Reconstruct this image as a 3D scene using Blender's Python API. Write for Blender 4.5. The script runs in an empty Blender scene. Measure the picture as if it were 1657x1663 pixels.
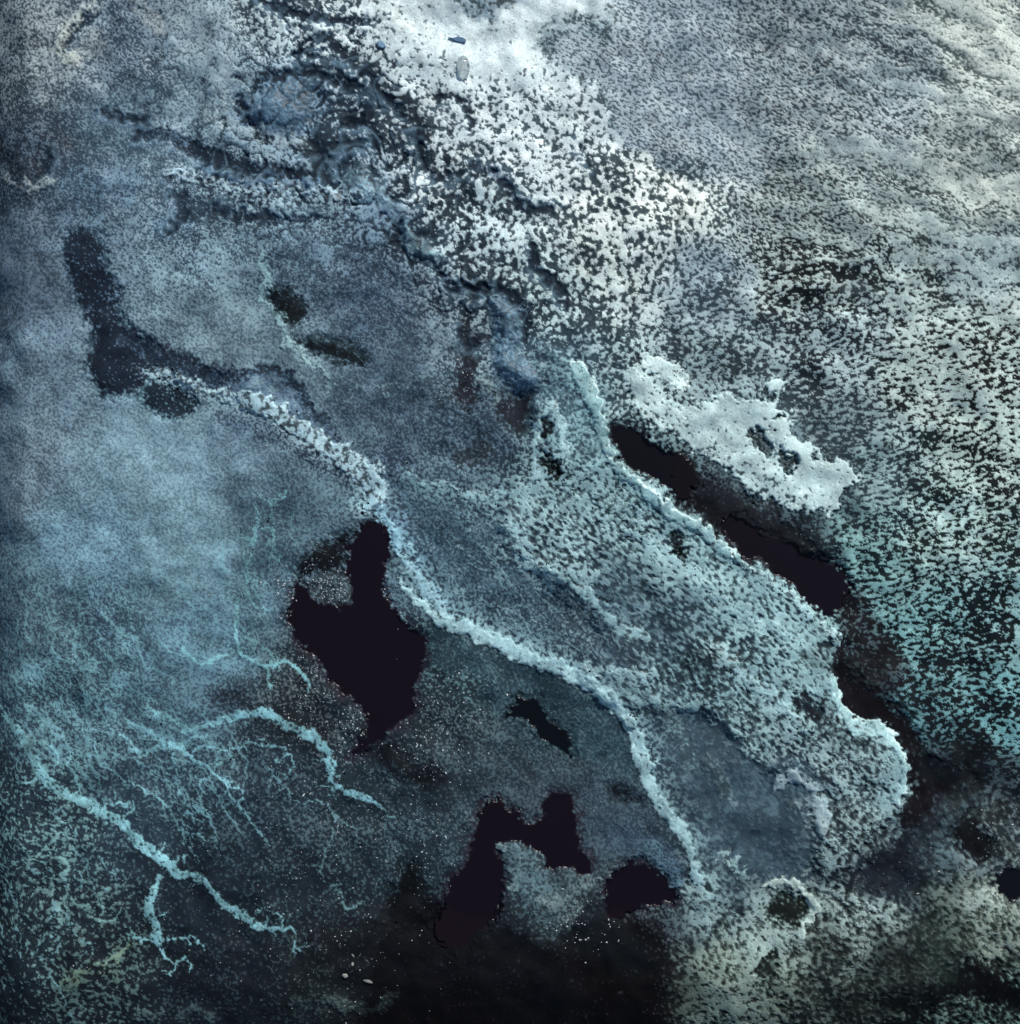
import bpy, math, random
import numpy as np
from mathutils import Vector

# ------------------------------------------------------------------ camera, sky, sun, exposure
W0, H0 = 1657.0, 1663.0                     # the survey frame: 100 units = 1 m of ground
CAM_H = 20.0
scene = bpy.context.scene
col = scene.collection
cam_d = bpy.data.cameras.new('camera')
cam = bpy.data.objects.new('camera', cam_d); col.objects.link(cam)
cam.location = (0, 0, CAM_H)
cam.rotation_euler = (0, 0, 0)
cam_d.sensor_fit = 'VERTICAL'
cam_d.sensor_height = 24.0
cam_d.lens = 24.0 * CAM_H / (H0 / 100.0)
cam_d.clip_end = 500
scene.camera = cam

SUN_AZ, SUN_EL = math.radians(28), math.radians(39)     # azimuth clockwise from the top of the frame
world = bpy.data.worlds.new('World'); scene.world = world; world.use_nodes = True
wn = world.node_tree.nodes; wl = world.node_tree.links
bg = wn['Background']
sky = wn.new('ShaderNodeTexSky'); sky.sky_type = 'NISHITA'; sky.sun_disc = False
sky.sun_elevation = SUN_EL; sky.sun_rotation = SUN_AZ
wl.new(sky.outputs[0], bg.inputs[0]); bg.inputs[1].default_value = 0.09
sun_d = bpy.data.lights.new('sun', 'SUN'); sun_d.energy = 3.8; sun_d.angle = math.radians(0.8)
sun_d.color = (1.0, 0.96, 0.9)
sun = bpy.data.objects.new('sun', sun_d); col.objects.link(sun)
sdir = Vector((math.sin(SUN_AZ) * math.cos(SUN_EL), math.cos(SUN_AZ) * math.cos(SUN_EL), math.sin(SUN_EL)))
sun.rotation_euler = (-sdir).to_track_quat('-Z', 'Y').to_euler()
sun.location = sdir * 40
vs = scene.view_settings
vs.view_transform = 'Standard'; vs.look = 'None'; vs.gamma = 1.0; vs.use_curve_mapping = False
vs.exposure = 0.0

# ------------------------------------------------------------------ ground grid and noise
STEP = 1.65
MARG = 92.0
us = np.arange(-MARG, W0 + MARG, STEP, dtype=np.float32)
vs_ = np.arange(-MARG, H0 + MARG, STEP, dtype=np.float32)
NU, NV = len(us), len(vs_)
U, V = np.meshgrid(us, vs_)
PAD = 1296
ky = np.fft.fftfreq(PAD)[:, None] / STEP
kx = np.fft.rfftfreq(PAD)[None, :] / STEP
rng = np.random.default_rng(11)

def norm(a):
    a = a - a.mean()
    return (a / (a.std() + 1e-9)).astype(np.float32)

def band(lam, bw=0.35, ang=0.0, ratio=1.0):
    """band-passed noise with wavelength lam (units of the grid), stretched by ratio along ang (degrees, clockwise on the ground)"""
    f = np.fft.rfft2(rng.standard_normal((PAD, PAD)).astype(np.float32))
    c, s = math.cos(math.radians(ang)), math.sin(math.radians(ang))
    a = (kx * c + ky * s) * ratio ** 0.5
    b = (-kx * s + ky * c) / ratio ** 0.5
    k = np.sqrt(a * a + b * b) + 1e-9
    g = np.exp(-(np.log(k * lam) ** 2) / (2 * bw * bw))
    return norm(np.fft.irfft2(f * g, s=(PAD, PAD))[:NV, :NU])

def fbm(lmax, beta=1.7, lmin=3.0):
    f = np.fft.rfft2(rng.standard_normal((PAD, PAD)).astype(np.float32))
    k = np.sqrt(kx ** 2 + ky ** 2) + 1e-9
    g = (k + 1.0 / lmax) ** (-beta) * np.exp(-(k * lmin) ** 2 * 0.5)
    return norm(np.fft.irfft2(f * g, s=(PAD, PAD))[:NV, :NU])

def sst(a, b, x):
    t = np.clip((x - a) / (b - a), 0, 1)
    return t * t * (3 - 2 * t)

def blur(a, r):
    k2 = kx ** 2 + ky ** 2
    p = np.pad(a, ((0, PAD - NV), (0, PAD - NU)), mode='edge')
    return np.fft.irfft2(np.fft.rfft2(p) * np.exp(-2 * (math.pi * r) ** 2 * k2), s=(PAD, PAD))[:NV, :NU].astype(np.float32)

def frac(lam, beta=1.5, ang=0.0, ratio=1.0, lmin=2.6):
    """broken, many-sized patches up to about lam across"""
    f = np.fft.rfft2(rng.standard_normal((PAD, PAD)).astype(np.float32))
    c, s = math.cos(math.radians(ang)), math.sin(math.radians(ang))
    a = (kx * c + ky * s) * ratio ** 0.5
    b = (-kx * s + ky * c) / ratio ** 0.5
    k = np.sqrt(a * a + b * b) + 1e-9
    g = (k * lam) ** 3 / (1 + (k * lam) ** 3) * k ** -beta * np.exp(-(k * lmin) ** 2 * .5)
    return norm(np.fft.irfft2(f * g, s=(PAD, PAD))[:NV, :NU])
n_fine = frac(9.0, 1.5)
n_mid = frac(17.0, 1.75)
n_big = frac(30.0, 1.9)
n_jag = band(4.6, 0.35)
n_str = frac(20.0, 1.9, -12, 2.3)            # strokes of the field on the right
n_str2 = frac(30.0, 2.0, 44, 1.7)            # strokes of the lower right crust
n_crk = band(24.0, 0.7)
n_crk2 = band(15.0, 0.6, 44, 1.6)
n_str3 = frac(11.0, 1.7, 24, 1.9)            # fine drift grain of the upper right
fa, fb = frac(22.0, 1.9), frac(12.0, 1.7)
b1, b2, b3 = band(52.0, .6), band(36.0, .55), band(24.0, .5)
n_lace = norm(np.maximum(np.exp(-np.abs(b1 + .3 * n_mid) / .4), .92 * np.exp(-np.abs(b2 + .3 * n_mid) / .4)) + .08 * n_fine)   # connected net with pits
n_worm = norm(.75 * band(17.0, .42) + .5 * band(29.0, .5) + .38 * n_mid)
n_lace = norm(.38 * n_lace + .85 * n_worm + .2 * n_big)
n_wflow = norm(.75 * band(13.5, .42, 43, 1.7) + .45 * band(24.0, .5, 43, 1.7) + .4 * n_mid)
n_lacef = norm(.7 * band(12.5, .45) + .5 * norm(np.maximum(np.exp(-np.abs(b2 + .3 * n_fine) / .4), .95 * np.exp(-np.abs(b3 + .3 * n_fine) / .4)) + .1 * n_fine) + .5 * n_mid)
n_fold = band(78.0, .45); n_flow = band(64.0, .5, 43, 3.6); n_flow2 = band(40.0, .5, 40, 3.2)
n_fil = norm(np.exp(-np.abs(fa) / .32) + .8 * np.exp(-np.abs(fb) / .35) + .22 * n_fine)   # wispy filaments
n_net = band(26.0, 0.45)
n_net2 = band(17.0, 0.4)
f_big = fbm(500, 1.9, 30)
f_mid = fbm(90, 1.6, 6)
f_pat = fbm(160, 1.5, 10)
w1u, w1v = band(34, 0.6), band(34, 0.6)
w2u, w2v = band(11, 0.5), band(11, 0.5)
w3u, w3v = band(120, 0.5), band(120, 0.5)
WU = U + 3.2 * w1u + 1.7 * w2u
WV = V + 3.2 * w1v + 1.7 * w2v
SU = U + 1.6 * w1u + 0.7 * w2u               # softer wobble for smooth edges
SV = V + 1.6 * w1v + 0.7 * w2v

# ------------------------------------------------------------------ traced outlines
def T(ox, oy, pts):
    """points read off an enlarged survey tile -> ground units"""
    return [(ox + p[0] * 0.33796, oy + p[1] * 0.33796) for p in pts]
A0 = lambda p: T(0, 0, p)
B0 = lambda p: T(550, 0, p)
C0 = lambda p: T(1097, 0, p)
A1 = lambda p: T(0, 550, p)
B1 = lambda p: T(550, 550, p)
C1 = lambda p: T(1097, 550, p)
A2 = lambda p: T(0, 1103, p)
B2 = lambda p: T(550, 1103, p)
C2 = lambda p: T(1097, 1103, p)

def spline(pts, closed, n=4):
    P = np.array(pts, dtype=np.float64); out = []; N = len(P)
    rngi = range(N) if closed else range(N - 1)
    for i in rngi:
        if closed:
            p0, p1, p2, p3 = P[(i - 1) % N], P[i], P[(i + 1) % N], P[(i + 2) % N]
        else:
            p0, p1, p2, p3 = P[max(i - 1, 0)], P[i], P[i + 1], P[min(i + 2, N - 1)]
        for j in range(n):
            t = j / n
            out.append(0.5 * (2 * p1 + (p2 - p0) * t + (2 * p0 - 5 * p1 + 4 * p2 - p3) * t * t + (3 * p1 - p0 - 3 * p2 + p3) * t ** 3))
    if not closed:
        out.append(P[-1])
    return np.array(out)

def win(pts, m):
    P = np.asarray(pts)
    i0 = max(int((P[:, 0].min() - m + MARG) / STEP), 0); i1 = min(int((P[:, 0].max() + m + MARG) / STEP) + 2, NU)
    j0 = max(int((P[:, 1].min() - m + MARG) / STEP), 0); j1 = min(int((P[:, 1].max() + m + MARG) / STEP) + 2, NV)
    return slice(j0, max(j1, j0 + 1)), slice(i0, max(i1, i0 + 1))

FAR = 400.0
def poly(pts, soft=False, m=70, n=3):
    """signed distance to a closed outline, negative inside"""
    P = spline(pts, True, n).astype(np.float32)
    sl = win(P, m + 14)
    x, y = (SU, SV) if soft else (WU, WV)
    x, y = x[sl], y[sl]
    d2 = np.full(x.shape, 1e9, np.float32); ins = np.zeros(x.shape, bool)
    for k in range(len(P)):
        ax, ay = P[k]; bx, by = P[(k + 1) % len(P)]
        dx, dy = bx - ax, by - ay; L = dx * dx + dy * dy + 1e-9
        t = np.clip(((x - ax) * dx + (y - ay) * dy) / L, 0, 1)
        d2 = np.minimum(d2, (x - ax - t * dx) ** 2 + (y - ay - t * dy) ** 2)
        if ay != by:
            ins ^= ((ay > y) != (by > y)) & (x < (bx - ax) * (y - ay) / (by - ay) + ax)
    out = np.full(U.shape, FAR, np.float32)
    d = np.sqrt(d2); out[sl] = np.where(ins, -d, d)
    return out

def line(pts, w, soft=False, m=60, n=3, raw=False, side=False):
    """distance to a ribbon: negative inside; w = half-widths along it"""
    pts = [tuple(p) for p in pts]
    ws = np.interp(np.linspace(0, 1, len(pts)), np.linspace(0, 1, len(w)), w) if hasattr(w, '__len__') else np.full(len(pts), w)
    Q = spline([(p[0], p[1], ww) for p, ww in zip(pts, ws)], False, n).astype(np.float32)
    sl = win(Q[:, :2], m + 14)
    x, y = (U, V) if raw else ((SU, SV) if soft else (WU, WV))
    x, y = x[sl], y[sl]
    best = np.full(x.shape, 1e9, np.float32); sd = np.zeros(x.shape, np.float32)
    for k in range(len(Q) - 1):
        ax, ay, aw = Q[k]; bx, by, bw = Q[k + 1]
        dx, dy = bx - ax, by - ay; L = dx * dx + dy * dy + 1e-9
        t = np.clip(((x - ax) * dx + (y - ay) * dy) / L, 0, 1)
        dd = np.sqrt((x - ax - t * dx) ** 2 + (y - ay - t * dy) ** 2) - (aw + t * (bw - aw))
        if side:
            sd = np.where(dd < best, np.sign(dx * (y - ay) - dy * (x - ax)), sd)
        best = np.minimum(best, dd)
    out = np.full(U.shape, FAR, np.float32); out[sl] = best
    if side:
        so = np.zeros(U.shape, np.float32); so[sl] = sd
        return out, so
    return out

# ------------------------------------------------------------------ colour and cover of the plain at points, light falloff included
# u, v, colour of the crust, colour of the bed, cover, grain (0 fine .. 1 coarse)
CP = [  # own colours mixed with painted light: brighter at the top, darker at the bottom
(20,100,140,150,156,62,76,88,.48,.3),(100,60,160,168,172,80,94,108,.55,.3),(200,80,122,140,156,58,74,92,.5,.3),
(60,250,95,110,125,44,55,70,.5,.3),(200,200,118,142,157,72,94,110,.55,.25),(330,60,150,168,178,88,107,120,.6,.3),
(330,170,132,154,168,80,101,116,.55,.3),(450,20,190,205,210,60,75,90,.55,.7),(560,60,215,228,230,70,85,95,.62,.8),
(650,20,218,227,227,100,115,125,.85,.8),(800,60,230,234,232,120,135,140,.93,.8),(900,20,235,240,238,140,150,150,.95,.8),
(720,160,222,230,234,80,95,105,.82,.8),(900,200,226,236,237,75,92,102,.74,.8),(820,220,224,234,236,60,78,88,.66,.8),
(950,130,228,234,238,90,105,115,.84,.8),
(480,170,110,140,165,40,60,80,.45,.6),(600,150,205,216,221,50,65,80,.5,.9),(700,270,216,226,229,40,55,65,.52,1),
(1000,330,223,231,229,55,70,80,.62,1),(1100,300,231,236,231,70,85,90,.62,1),(1000,430,216,226,223,55,70,78,.6,1),
(760,360,195,212,218,38,54,66,.5,1),(900,480,190,210,212,45,62,72,.55,.9),(620,350,112,137,157,45,62,80,.45,.6),
(560,250,130,152,170,40,58,74,.42,.7),
(430,300,150,172,185,50,65,82,.45,.6),(480,340,130,155,170,52,70,88,.45,.6),(150,300,102,127,147,55,75,95,.5,.25),
(330,400,130,155,170,60,80,98,.5,.35),(480,420,105,130,148,58,76,94,.45,.4),(600,480,95,116,136,55,72,90,.42,.4),
(620,620,85,106,123,56,73,90,.4,.3),(350,520,122,144,156,86,108,122,.6,.2),(450,580,112,134,146,80,101,115,.6,.2),
(30,450,95,112,130,70,85,100,.5,.3),(60,600,114,137,153,84,103,120,.6,.1),(40,750,110,132,148,82,102,118,.55,.1),
(250,740,126,154,169,107,134,149,.65,.05),(400,700,110,134,150,88,110,127,.6,.1),(300,900,122,154,168,101,129,144,.65,.05),
(150,900,115,149,166,88,116,134,.6,.1),(450,850,86,112,127,60,80,95,.5,.15),(60,1000,92,118,131,58,76,91,.5,.3),
(160,1000,96,131,143,52,72,88,.42,.3),(330,1050,101,136,151,72,97,115,.6,.15),(100,1120,96,131,143,50,68,84,.42,.4),
(300,1130,90,121,136,60,80,98,.45,.25),(250,1300,85,112,122,48,66,82,.22,.3),(430,1280,75,98,110,40,56,70,.2,.3),
(60,1350,108,142,146,40,55,68,.18,.7),(60,1500,106,136,139,33,46,56,.26,.8),(150,1580,86,110,108,27,37,46,.2,.8),
(330,1420,60,80,90,30,42,54,.12,.3),(350,1600,50,65,72,22,30,40,.1,.3),(530,1450,70,92,100,32,44,55,.16,.3),
(560,1580,60,75,75,28,36,42,.12,.3),(480,1150,88,98,103,28,38,46,.12,.2),(580,1300,78,95,105,35,50,60,.2,.2),
(720,1170,84,100,106,32,44,52,.2,.2),(780,1250,70,88,98,45,58,68,.35,.2),(900,1300,72,88,100,52,66,78,.45,.15),
(660,1350,72,94,105,36,52,64,.3,.2),(850,1120,55,80,92,38,60,72,.4,.15),(950,1200,62,88,98,42,65,76,.4,.15),
(1000,1330,70,88,102,55,72,86,.5,.1),(760,1080,80,110,118,35,52,60,.3,.3),(850,1450,75,98,108,40,55,66,.4,.3),
(700,1560,26,31,37,11,14,21,.2,.3),(900,1600,36,45,43,13,18,20,.22,.3),(1000,1560,42,51,48,17,22,24,.25,.3),
(1060,1500,75,90,98,38,48,58,.4,.2),(1080,1600,75,85,75,28,34,32,.35,.5),(800,1640,28,34,36,10,13,18,.2,.3),(950,1530,30,38,38,13,18,22,.2,.3),(640,1620,34,42,46,16,21,28,.15,.3),
(700,880,82,107,124,57,78,96,.5,.15),(760,930,82,107,124,57,78,96,.5,.15),(860,1000,95,118,130,50,68,82,.38,.4),
(800,700,85,106,124,50,66,82,.42,.3),(900,620,112,142,157,60,82,98,.5,.5),(960,700,122,157,167,65,92,105,.55,.35),
(900,800,146,176,182,40,60,70,.48,.8),(1000,850,148,178,184,40,60,70,.5,.8),(920,860,152,180,186,40,58,68,.47,.8),
(1080,900,142,172,178,44,64,74,.5,.75),(1000,960,82,108,121,50,70,82,.35,.4),(940,1030,86,110,122,52,70,84,.35,.4),
(1100,1000,97,122,134,50,70,82,.42,.4),(1180,960,146,178,184,44,66,76,.54,.75),(1250,1020,140,172,178,42,62,72,.52,.75),
(1150,1100,130,162,170,40,58,68,.46,.75),(1280,1110,135,165,170,38,56,64,.58,.8),(1100,1200,80,104,118,58,78,92,.35,.3),
(1200,1200,145,172,176,46,65,75,.56,.9),(1180,1290,72,95,109,58,78,92,.4,.1),(1180,1400,62,84,98,50,68,82,.4,.1),
(1330,1250,154,176,180,42,58,66,.6,.9),(1420,1260,140,165,170,42,58,66,.58,.8),(1400,1350,135,155,157,33,46,52,.48,.9),
(1150,1450,140,165,168,40,55,61,.58,.9),(1250,1530,148,167,165,38,51,53,.58,1),(1400,1480,157,175,173,36,48,50,.62,1),
(1180,1580,128,143,135,32,41,39,.56,.9),(1350,1570,120,135,129,32,41,41,.53,1),(1280,1620,110,123,114,29,36,35,.53,.9),
(1400,1620,65,75,70,28,34,34,.32,.6),(1600,1500,140,153,143,46,56,52,.64,.8),(1550,1540,80,94,88,34,44,42,.4,.6),
(1600,1640,105,130,125,18,24,24,.4,1),(1450,1420,55,70,80,30,40,48,.3,.3),(1530,1330,75,95,105,35,48,56,.35,.3),
(1620,1340,110,125,130,35,45,50,.38,.5),(1560,1250,58,70,78,22,28,34,.25,.3),(1480,1560,50,60,58,24,31,31,.35,.5),
(1500,1150,95,140,148,13,28,36,.36,.6),(1620,1150,112,162,167,9,27,36,.46,.9),(1500,1020,122,167,170,11,30,37,.45,.7),
(1620,1000,138,175,178,13,31,37,.46,.7),(1400,900,127,167,167,16,36,43,.45,.7),(1550,860,168,193,191,20,38,40,.52,.6),
(1400,780,141,166,169,45,65,72,.5,.25),(1350,700,131,151,156,50,66,74,.5,.25),(1600,720,180,197,192,22,32,34,.53,.6),
(1500,600,181,196,193,20,28,30,.53,.6),(1620,580,181,196,193,20,28,30,.53,.6),(1350,560,161,179,183,35,48,54,.5,.5),
(1200,580,150,170,175,50,66,74,.5,.4),(1300,450,186,199,196,22,30,34,.5,.8),(1150,480,156,173,183,62,78,90,.52,.4),
(1450,450,171,186,185,35,46,50,.56,.45),(1600,430,160,177,179,54,68,73,.62,.3),(1300,330,158,171,171,52,64,68,.58,.3),
(1150,250,145,160,170,66,81,93,.6,.2),(1450,330,156,169,170,54,66,70,.6,.3),(1600,300,178,186,181,70,82,83,.64,.2),
(1150,100,160,173,183,76,90,102,.64,.2),(1300,120,146,159,165,56,69,76,.58,.3),(1450,150,152,166,172,60,74,80,.58,.3),
(1600,60,200,206,200,92,103,102,.66,.2),(1600,200,178,186,184,80,92,94,.63,.2),(1250,30,150,162,168,60,73,80,.58,.3),
(1180,800,70,90,100,28,38,46,.32,.2),(1230,850,58,72,82,20,24,32,.25,.2),(1060,620,190,210,212,50,66,74,.55,.8),
(1150,600,142,162,167,50,65,72,.5,.4),(1070,700,122,147,152,40,52,60,.38,.5),(1300,850,80,100,108,26,36,44,.35,.3),
(1400,1120,45,60,68,20,22,28,.25,.2),
]
CP = np.array(CP, np.float32)
q = 8
cu, cv = U[::q, ::q], V[::q, ::q]
wt = np.stack([1.0 / ((cu - c[0]) ** 2 + (cv - c[1]) ** 2 + 30.0 ** 2) ** 2 for c in CP])
wt /= wt.sum(0)
def lin(s):
    s = np.asarray(s, np.float32) / 255.0
    return np.where(s <= 0.04045, s / 12.92, ((s + 0.055) / 1.055) ** 2.4).astype(np.float32)
def up(a):
    """bilinear from the survey raster to the grid, looked up a little off place so that regions do not blend along straight lines"""
    x = np.clip((U + 9 * w3u + 3 * w1u + MARG) / STEP / q, 0, a.shape[1] - 1.001); y = np.clip((V + 9 * w3v + 3 * w1v + MARG) / STEP / q, 0, a.shape[0] - 1.001)
    i = x.astype(int); j = y.astype(int); fx = x - i; fy = y - j
    return ((a[j, i] * (1 - fx) + a[j, i + 1] * fx) * (1 - fy) + (a[j + 1, i] * (1 - fx) + a[j + 1, i + 1] * fx) * fy).astype(np.float32)
pal = np.stack([up((wt * lin(CP[:, 2 + k])[:, None, None]).sum(0)) for k in range(3)], -1)
bed = np.stack([up((wt * lin(CP[:, 5 + k])[:, None, None]).sum(0)) for k in range(3)], -1)
cov = up((wt * CP[:, 8][:, None, None]).sum(0))
grain = up((wt * CP[:, 9][:, None, None]).sum(0))

soft = (0.75 - 0.5 * np.clip(grain * 1.6, 0, 1)).astype(np.float32)       # softness of the crust edges
z = (0.05 * f_big).astype(np.float32)           # the lie of the land, metres
thick = 0.005 + 0.015 * grain                   # thickness of the crust
def mix3(a, c, w):
    c = lin(c) if not isinstance(c, np.ndarray) else c
    k = w > 1e-4
    jr = np.where(k.any(1))[0]
    if len(jr) == 0: return
    ir = np.where(k.any(0))[0]
    sl = (slice(jr[0], jr[-1] + 1), slice(ir[0], ir[-1] + 1))
    cw = c[sl] if c.ndim == 3 else c
    a[sl] += (cw - a[sl]) * w[sl][..., None]
def gauss(u, v, r, r2=None):
    return np.exp(-((U - u) ** 2 + (V - v) ** 2) / (2.0 * r * r))

# bands across the right field: drifts with more crust, troughs with less
for pts, w, a in (
    (C0([(1060,30),(1200,100),(1350,190),(1500,300),(1657,400),(1800,470)]), 12, .28),
    (C0([(1300,-40),(1450,60),(1560,150),(1700,260)]), 16, .28),
    (C0([(560,230),(750,230),(950,330),(1150,400),(1350,470),(1550,590),(1720,660)]), 17, .16),
    (C0([(700,730),(900,720),(1080,760),(1250,840),(1400,890),(1720,915)]), 16, .26),
    (C0([(900,1010),(1100,1030),(1300,1100),(1500,1170),(1720,1220)]), 17, .20),
    (C0([(-60,560),(250,590),(350,700)]), 20, .12),
    (C0([(850,130),(1000,200),(1100,270),(1250,350),(1350,430)]), 12, -.26),
    (C0([(1280,220),(1400,300),(1540,380)]), 8, -.38),
    (C0([(1130,-20),(1300,110)]), 10, -.28),
    (C0([(980,840),(1150,880),(1280,950)]), 13, -.22),
    (C0([(1250,1040),(1350,1110)]), 8, -.2),
    (C0([(1540,610),(1680,730)]), 14, -.3),
    (C0([(450,1230),(560,1300),(700,1280),(950,1400)]), 16, -.12),
    (C0([(700,280),(500,180),(300,150)]), 14, -.08)):
    d = line(pts, 1.0, m=70)
    g = np.exp(-(np.maximum(d, 0) / w) ** 2)
    cov = cov + a * g
    if a > 0:
        mix3(bed, pal.copy(), 0.3 * g * (a / .3))
        z += 0.006 * g * (a / .3)
    else:
        z -= 0.008 * g

# ------------------------------------------------------------------ features: pools, ridges, shelves, veins
OWN = {}                                        # id -> record
owner = np.zeros(U.shape, np.int32)             # 0 = the plain
next_id = [1]
def claim(mask, name, label, cat, mat, group=None, kind=None):
    i = next_id[0]; next_id[0] += 1
    owner[mask] = i
    OWN[i] = dict(name=name, label=label, cat=cat, mat=mat, group=group, kind=kind)
    return i

# fields of crust first; everything later lies in or on them
def field(pts, name, label, cat, mat='crust', kind=None):
    d = poly(pts, m=60, n=3)
    return claim(d < 0, name, label, cat, mat, kind=kind), d
f_left, _ = field([(-200,-200),(540,-200),(480,60),(470,110),(400,150),(380,220),(300,270),(280,380),(200,365),(120,365),(80,400),(-200,430)],
    'frost_crust', 'grey mottled frost crust covering the upper left corner', 'crust')
f_right, d_right = field([(1030,-200),(1950,-200),(1950,1310),(1750,1300),(1600,1275),(1530,1230),(1500,1170),(1440,1100),(1410,1050),(1385,1000),(1385,950),(1330,910),(1310,870),(1365,835),(1400,765),(1345,735),(1290,700),(1280,640),(1250,620),(1110,600),(1130,560),(1040,520),(1080,470),(1180,380),(1200,330),(1150,255),(1090,280),(1050,250),(1000,220),(980,140),(885,85),(890,60),(960,30),(1010,40)],
    'speckled_crust', 'black and white speckled crust with drifted bands filling the right side', 'crust')
f_white, d_white = field([(560,-200),(1035,-200),(1012,40),(960,30),(890,58),(885,85),(980,140),(1000,220),(1050,250),(1090,280),(1150,255),(1200,330),(1180,380),(1120,420),(1080,470),(1040,520),(1130,560),(1110,600),(1050,570),(1020,600),(960,600),(900,560),(860,500),(830,450),(760,420),(690,410),(650,370),(640,310),(560,300),(520,230),(500,130),(470,80),(520,30)],
    'white_crust', 'bright white flaking crust at the top centre', 'crust')
f_mid_, d_mid = field([(880,560),(940,600),(965,625),(985,690),(1005,745),(1060,785),(1115,832),(1210,905),(1310,985),(1370,1045),(1350,1100),(1380,1170),(1455,1205),(1475,1270),(1450,1330),(1400,1370),(1345,1430),(1320,1380),(1335,1290),(1240,1250),(1150,1160),(1010,1150),(940,1090),(990,1040),(880,930),(815,880),(825,800),(880,760),(870,680),(850,620)],
    'plateau_crust', 'pale teal flaking crust on the plateau left of the black channel', 'crust')
f_low, _ = field([(1100,1445),(1150,1395),(1240,1430),(1320,1430),(1400,1440),(1480,1440),(1510,1480),(1500,1560),(1480,1640),(1480,1950),(1000,1950),(1095,1560),(1112,1500)],
    'olive_crust', 'olive grey flaking crust along the bottom right of the ridge hook', 'crust')
f_low2, _ = field([(1505,1525),(1560,1480),(1590,1440),(1657,1470),(1950,1480),(1950,1590),(1657,1560),(1600,1545),(1540,1538)],
    'olive_crust', 'small olive crust patch at the right edge above the corner pool', 'crust')
f_cor, _ = field([(1535,1610),(1580,1600),(1680,1610),(1950,1620),(1950,1950),(1520,1950),(1545,1660)],
    'corner_crust', 'dim teal crust patches in the bottom right corner', 'crust')

top = sst(380, 200, V)
g = sst(2, -2, d_white) * sst(-330, -120, -V) * sst(560, 700, U) 
mix3(pal, (204, 217, 222), g * .85 * top); cov = cov - .10 * g
solid_ = gauss(820, 40, 95) + gauss(960, 15, 60) + .8 * gauss(690, 20, 60) + .75 * gauss(760, 150, 70) + .45 * gauss(930, 170, 70)
cov = cov - .11 * sst(2, -2, d_white) * sst(90, 220, V)
cov = cov + np.clip(solid_, 0, 1) * .2 * sst(2, -2, d_white)
g = sst(2, -2, d_right) * sst(1250, 1080, U) * sst(340, 250, V)
mix3(pal, (158, 172, 183), g * .85); mix3(bed, (82, 96, 108), g * .8); cov = cov + (.6 - cov) * g * .8; grain = grain + (.2 - grain) * g
plateau = sst(14, -14, blur(np.clip(d_mid, -60, 60), 4))
z += 0.10 * plateau

# ---- dark pools
def pool(pts, label, wet=1.0, name='dark_pool', cat='pool', c=(27, 16, 28), depth=.035, soft_=True, shore=15.0, kind='water', n=3, group=None):
    d = poly(pts, soft=soft_, m=60, n=n) + (1.5 * n_big + 1.0 * n_mid) * min(1.0, shore / 13.0) ** 2
    POOLS.append((d, wet, c, depth, shore, kind))
    return claim(d < 0, name, label, cat, kind, group=group)
POOLS = []
RING = dict()
pool([(594,846),(612,847),(629,861),(636,888),(624,915),(622,962),(638,990),(661,1013),(684,1033),(695,1057),(685,1080),(676,1104),(672,1130),(668,1160),(640,1180),(612,1205),(572,1232),(580,1210),(594,1191),(590,1154),(560,1130),(530,1100),(512,1066),(487,1050),(472,1022),(468,990),(480,950),(487,942),(498,960),(507,972),(530,982),(556,988),(572,970),(570,948),(560,925),(566,900),(560,888),(580,870),(585,855)],
    'largest black pool, pear shaped, below the bend of the pale ridge')
pool([(495,905),(520,885),(555,868),(580,862),(560,888),(562,915),(545,925),(520,930),(500,935),(480,930)],
    'dim black inlet at the upper left of the largest pool', c=(20, 24, 32), kind='mud', name='dark_inlet', cat='inlet')
pool(B2([(808,190),(850,110),(900,98),(960,108),(1000,170),(1020,215),(1060,230),(1110,260),(1110,330),(1128,395),(1090,360),(1040,320),(960,280),(930,230),(880,185),(840,190)]),
    'bean shaped black pool left of the lower pale ridge', c=(12, 18, 24))
pool(B2([(690,620),(730,585),(780,585),(820,625),(870,640),(890,685),(960,690),(985,640),(990,590),(1040,550),(1100,560),(1140,600),(1150,780),(1200,850),(1215,920),(1180,950),(1120,910),(1000,910),(985,860),(900,800),(780,790),(745,830),(795,880),(790,1000),(775,1130),(700,1200),(600,1280),(520,1300),(450,1200),(500,1130),(530,980),(610,900),(650,740),(670,660)]),
    'two horned black pool near the bottom centre')
pool(B2([(1285,1000),(1350,910),(1420,888),(1500,908),(1560,950),(1610,1010),(1638,1070),(1560,1090),(1480,1100),(1400,1140),(1310,1160),(1280,1080)]),
    'half moon black pool under the end of the lower ridge', soft_=True)
pool(B2([(285,1000),(310,905),(360,905),(388,960),(385,1085),(470,1140),(440,1200),(300,1190),(235,1090)]),
    'small dim pool left of the two horned pool', c=(11, 15, 20), kind='mud', shore=18)
pool([(993,700),(1010,690),(1040,703),(1075,728),(1110,738),(1132,768),(1126,800),(1105,812),(1080,785),(1040,768),(1010,745)],
    'black pool at the upper end of the channel under the crust shelf', c=(20, 17, 25), shore=16)
pool([(1100,742),(1135,762),(1180,795),(1240,828),(1290,862),(1320,895),(1362,918),(1384,955),(1380,1005),(1345,965),(1300,935),(1240,905),(1200,885),(1160,850),(1120,825),(1092,800)],
    'dark furrowed shore joining the pools of the channel', c=(19, 17, 24), kind='mud', name='dark_channel', cat='channel', shore=16)
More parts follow.
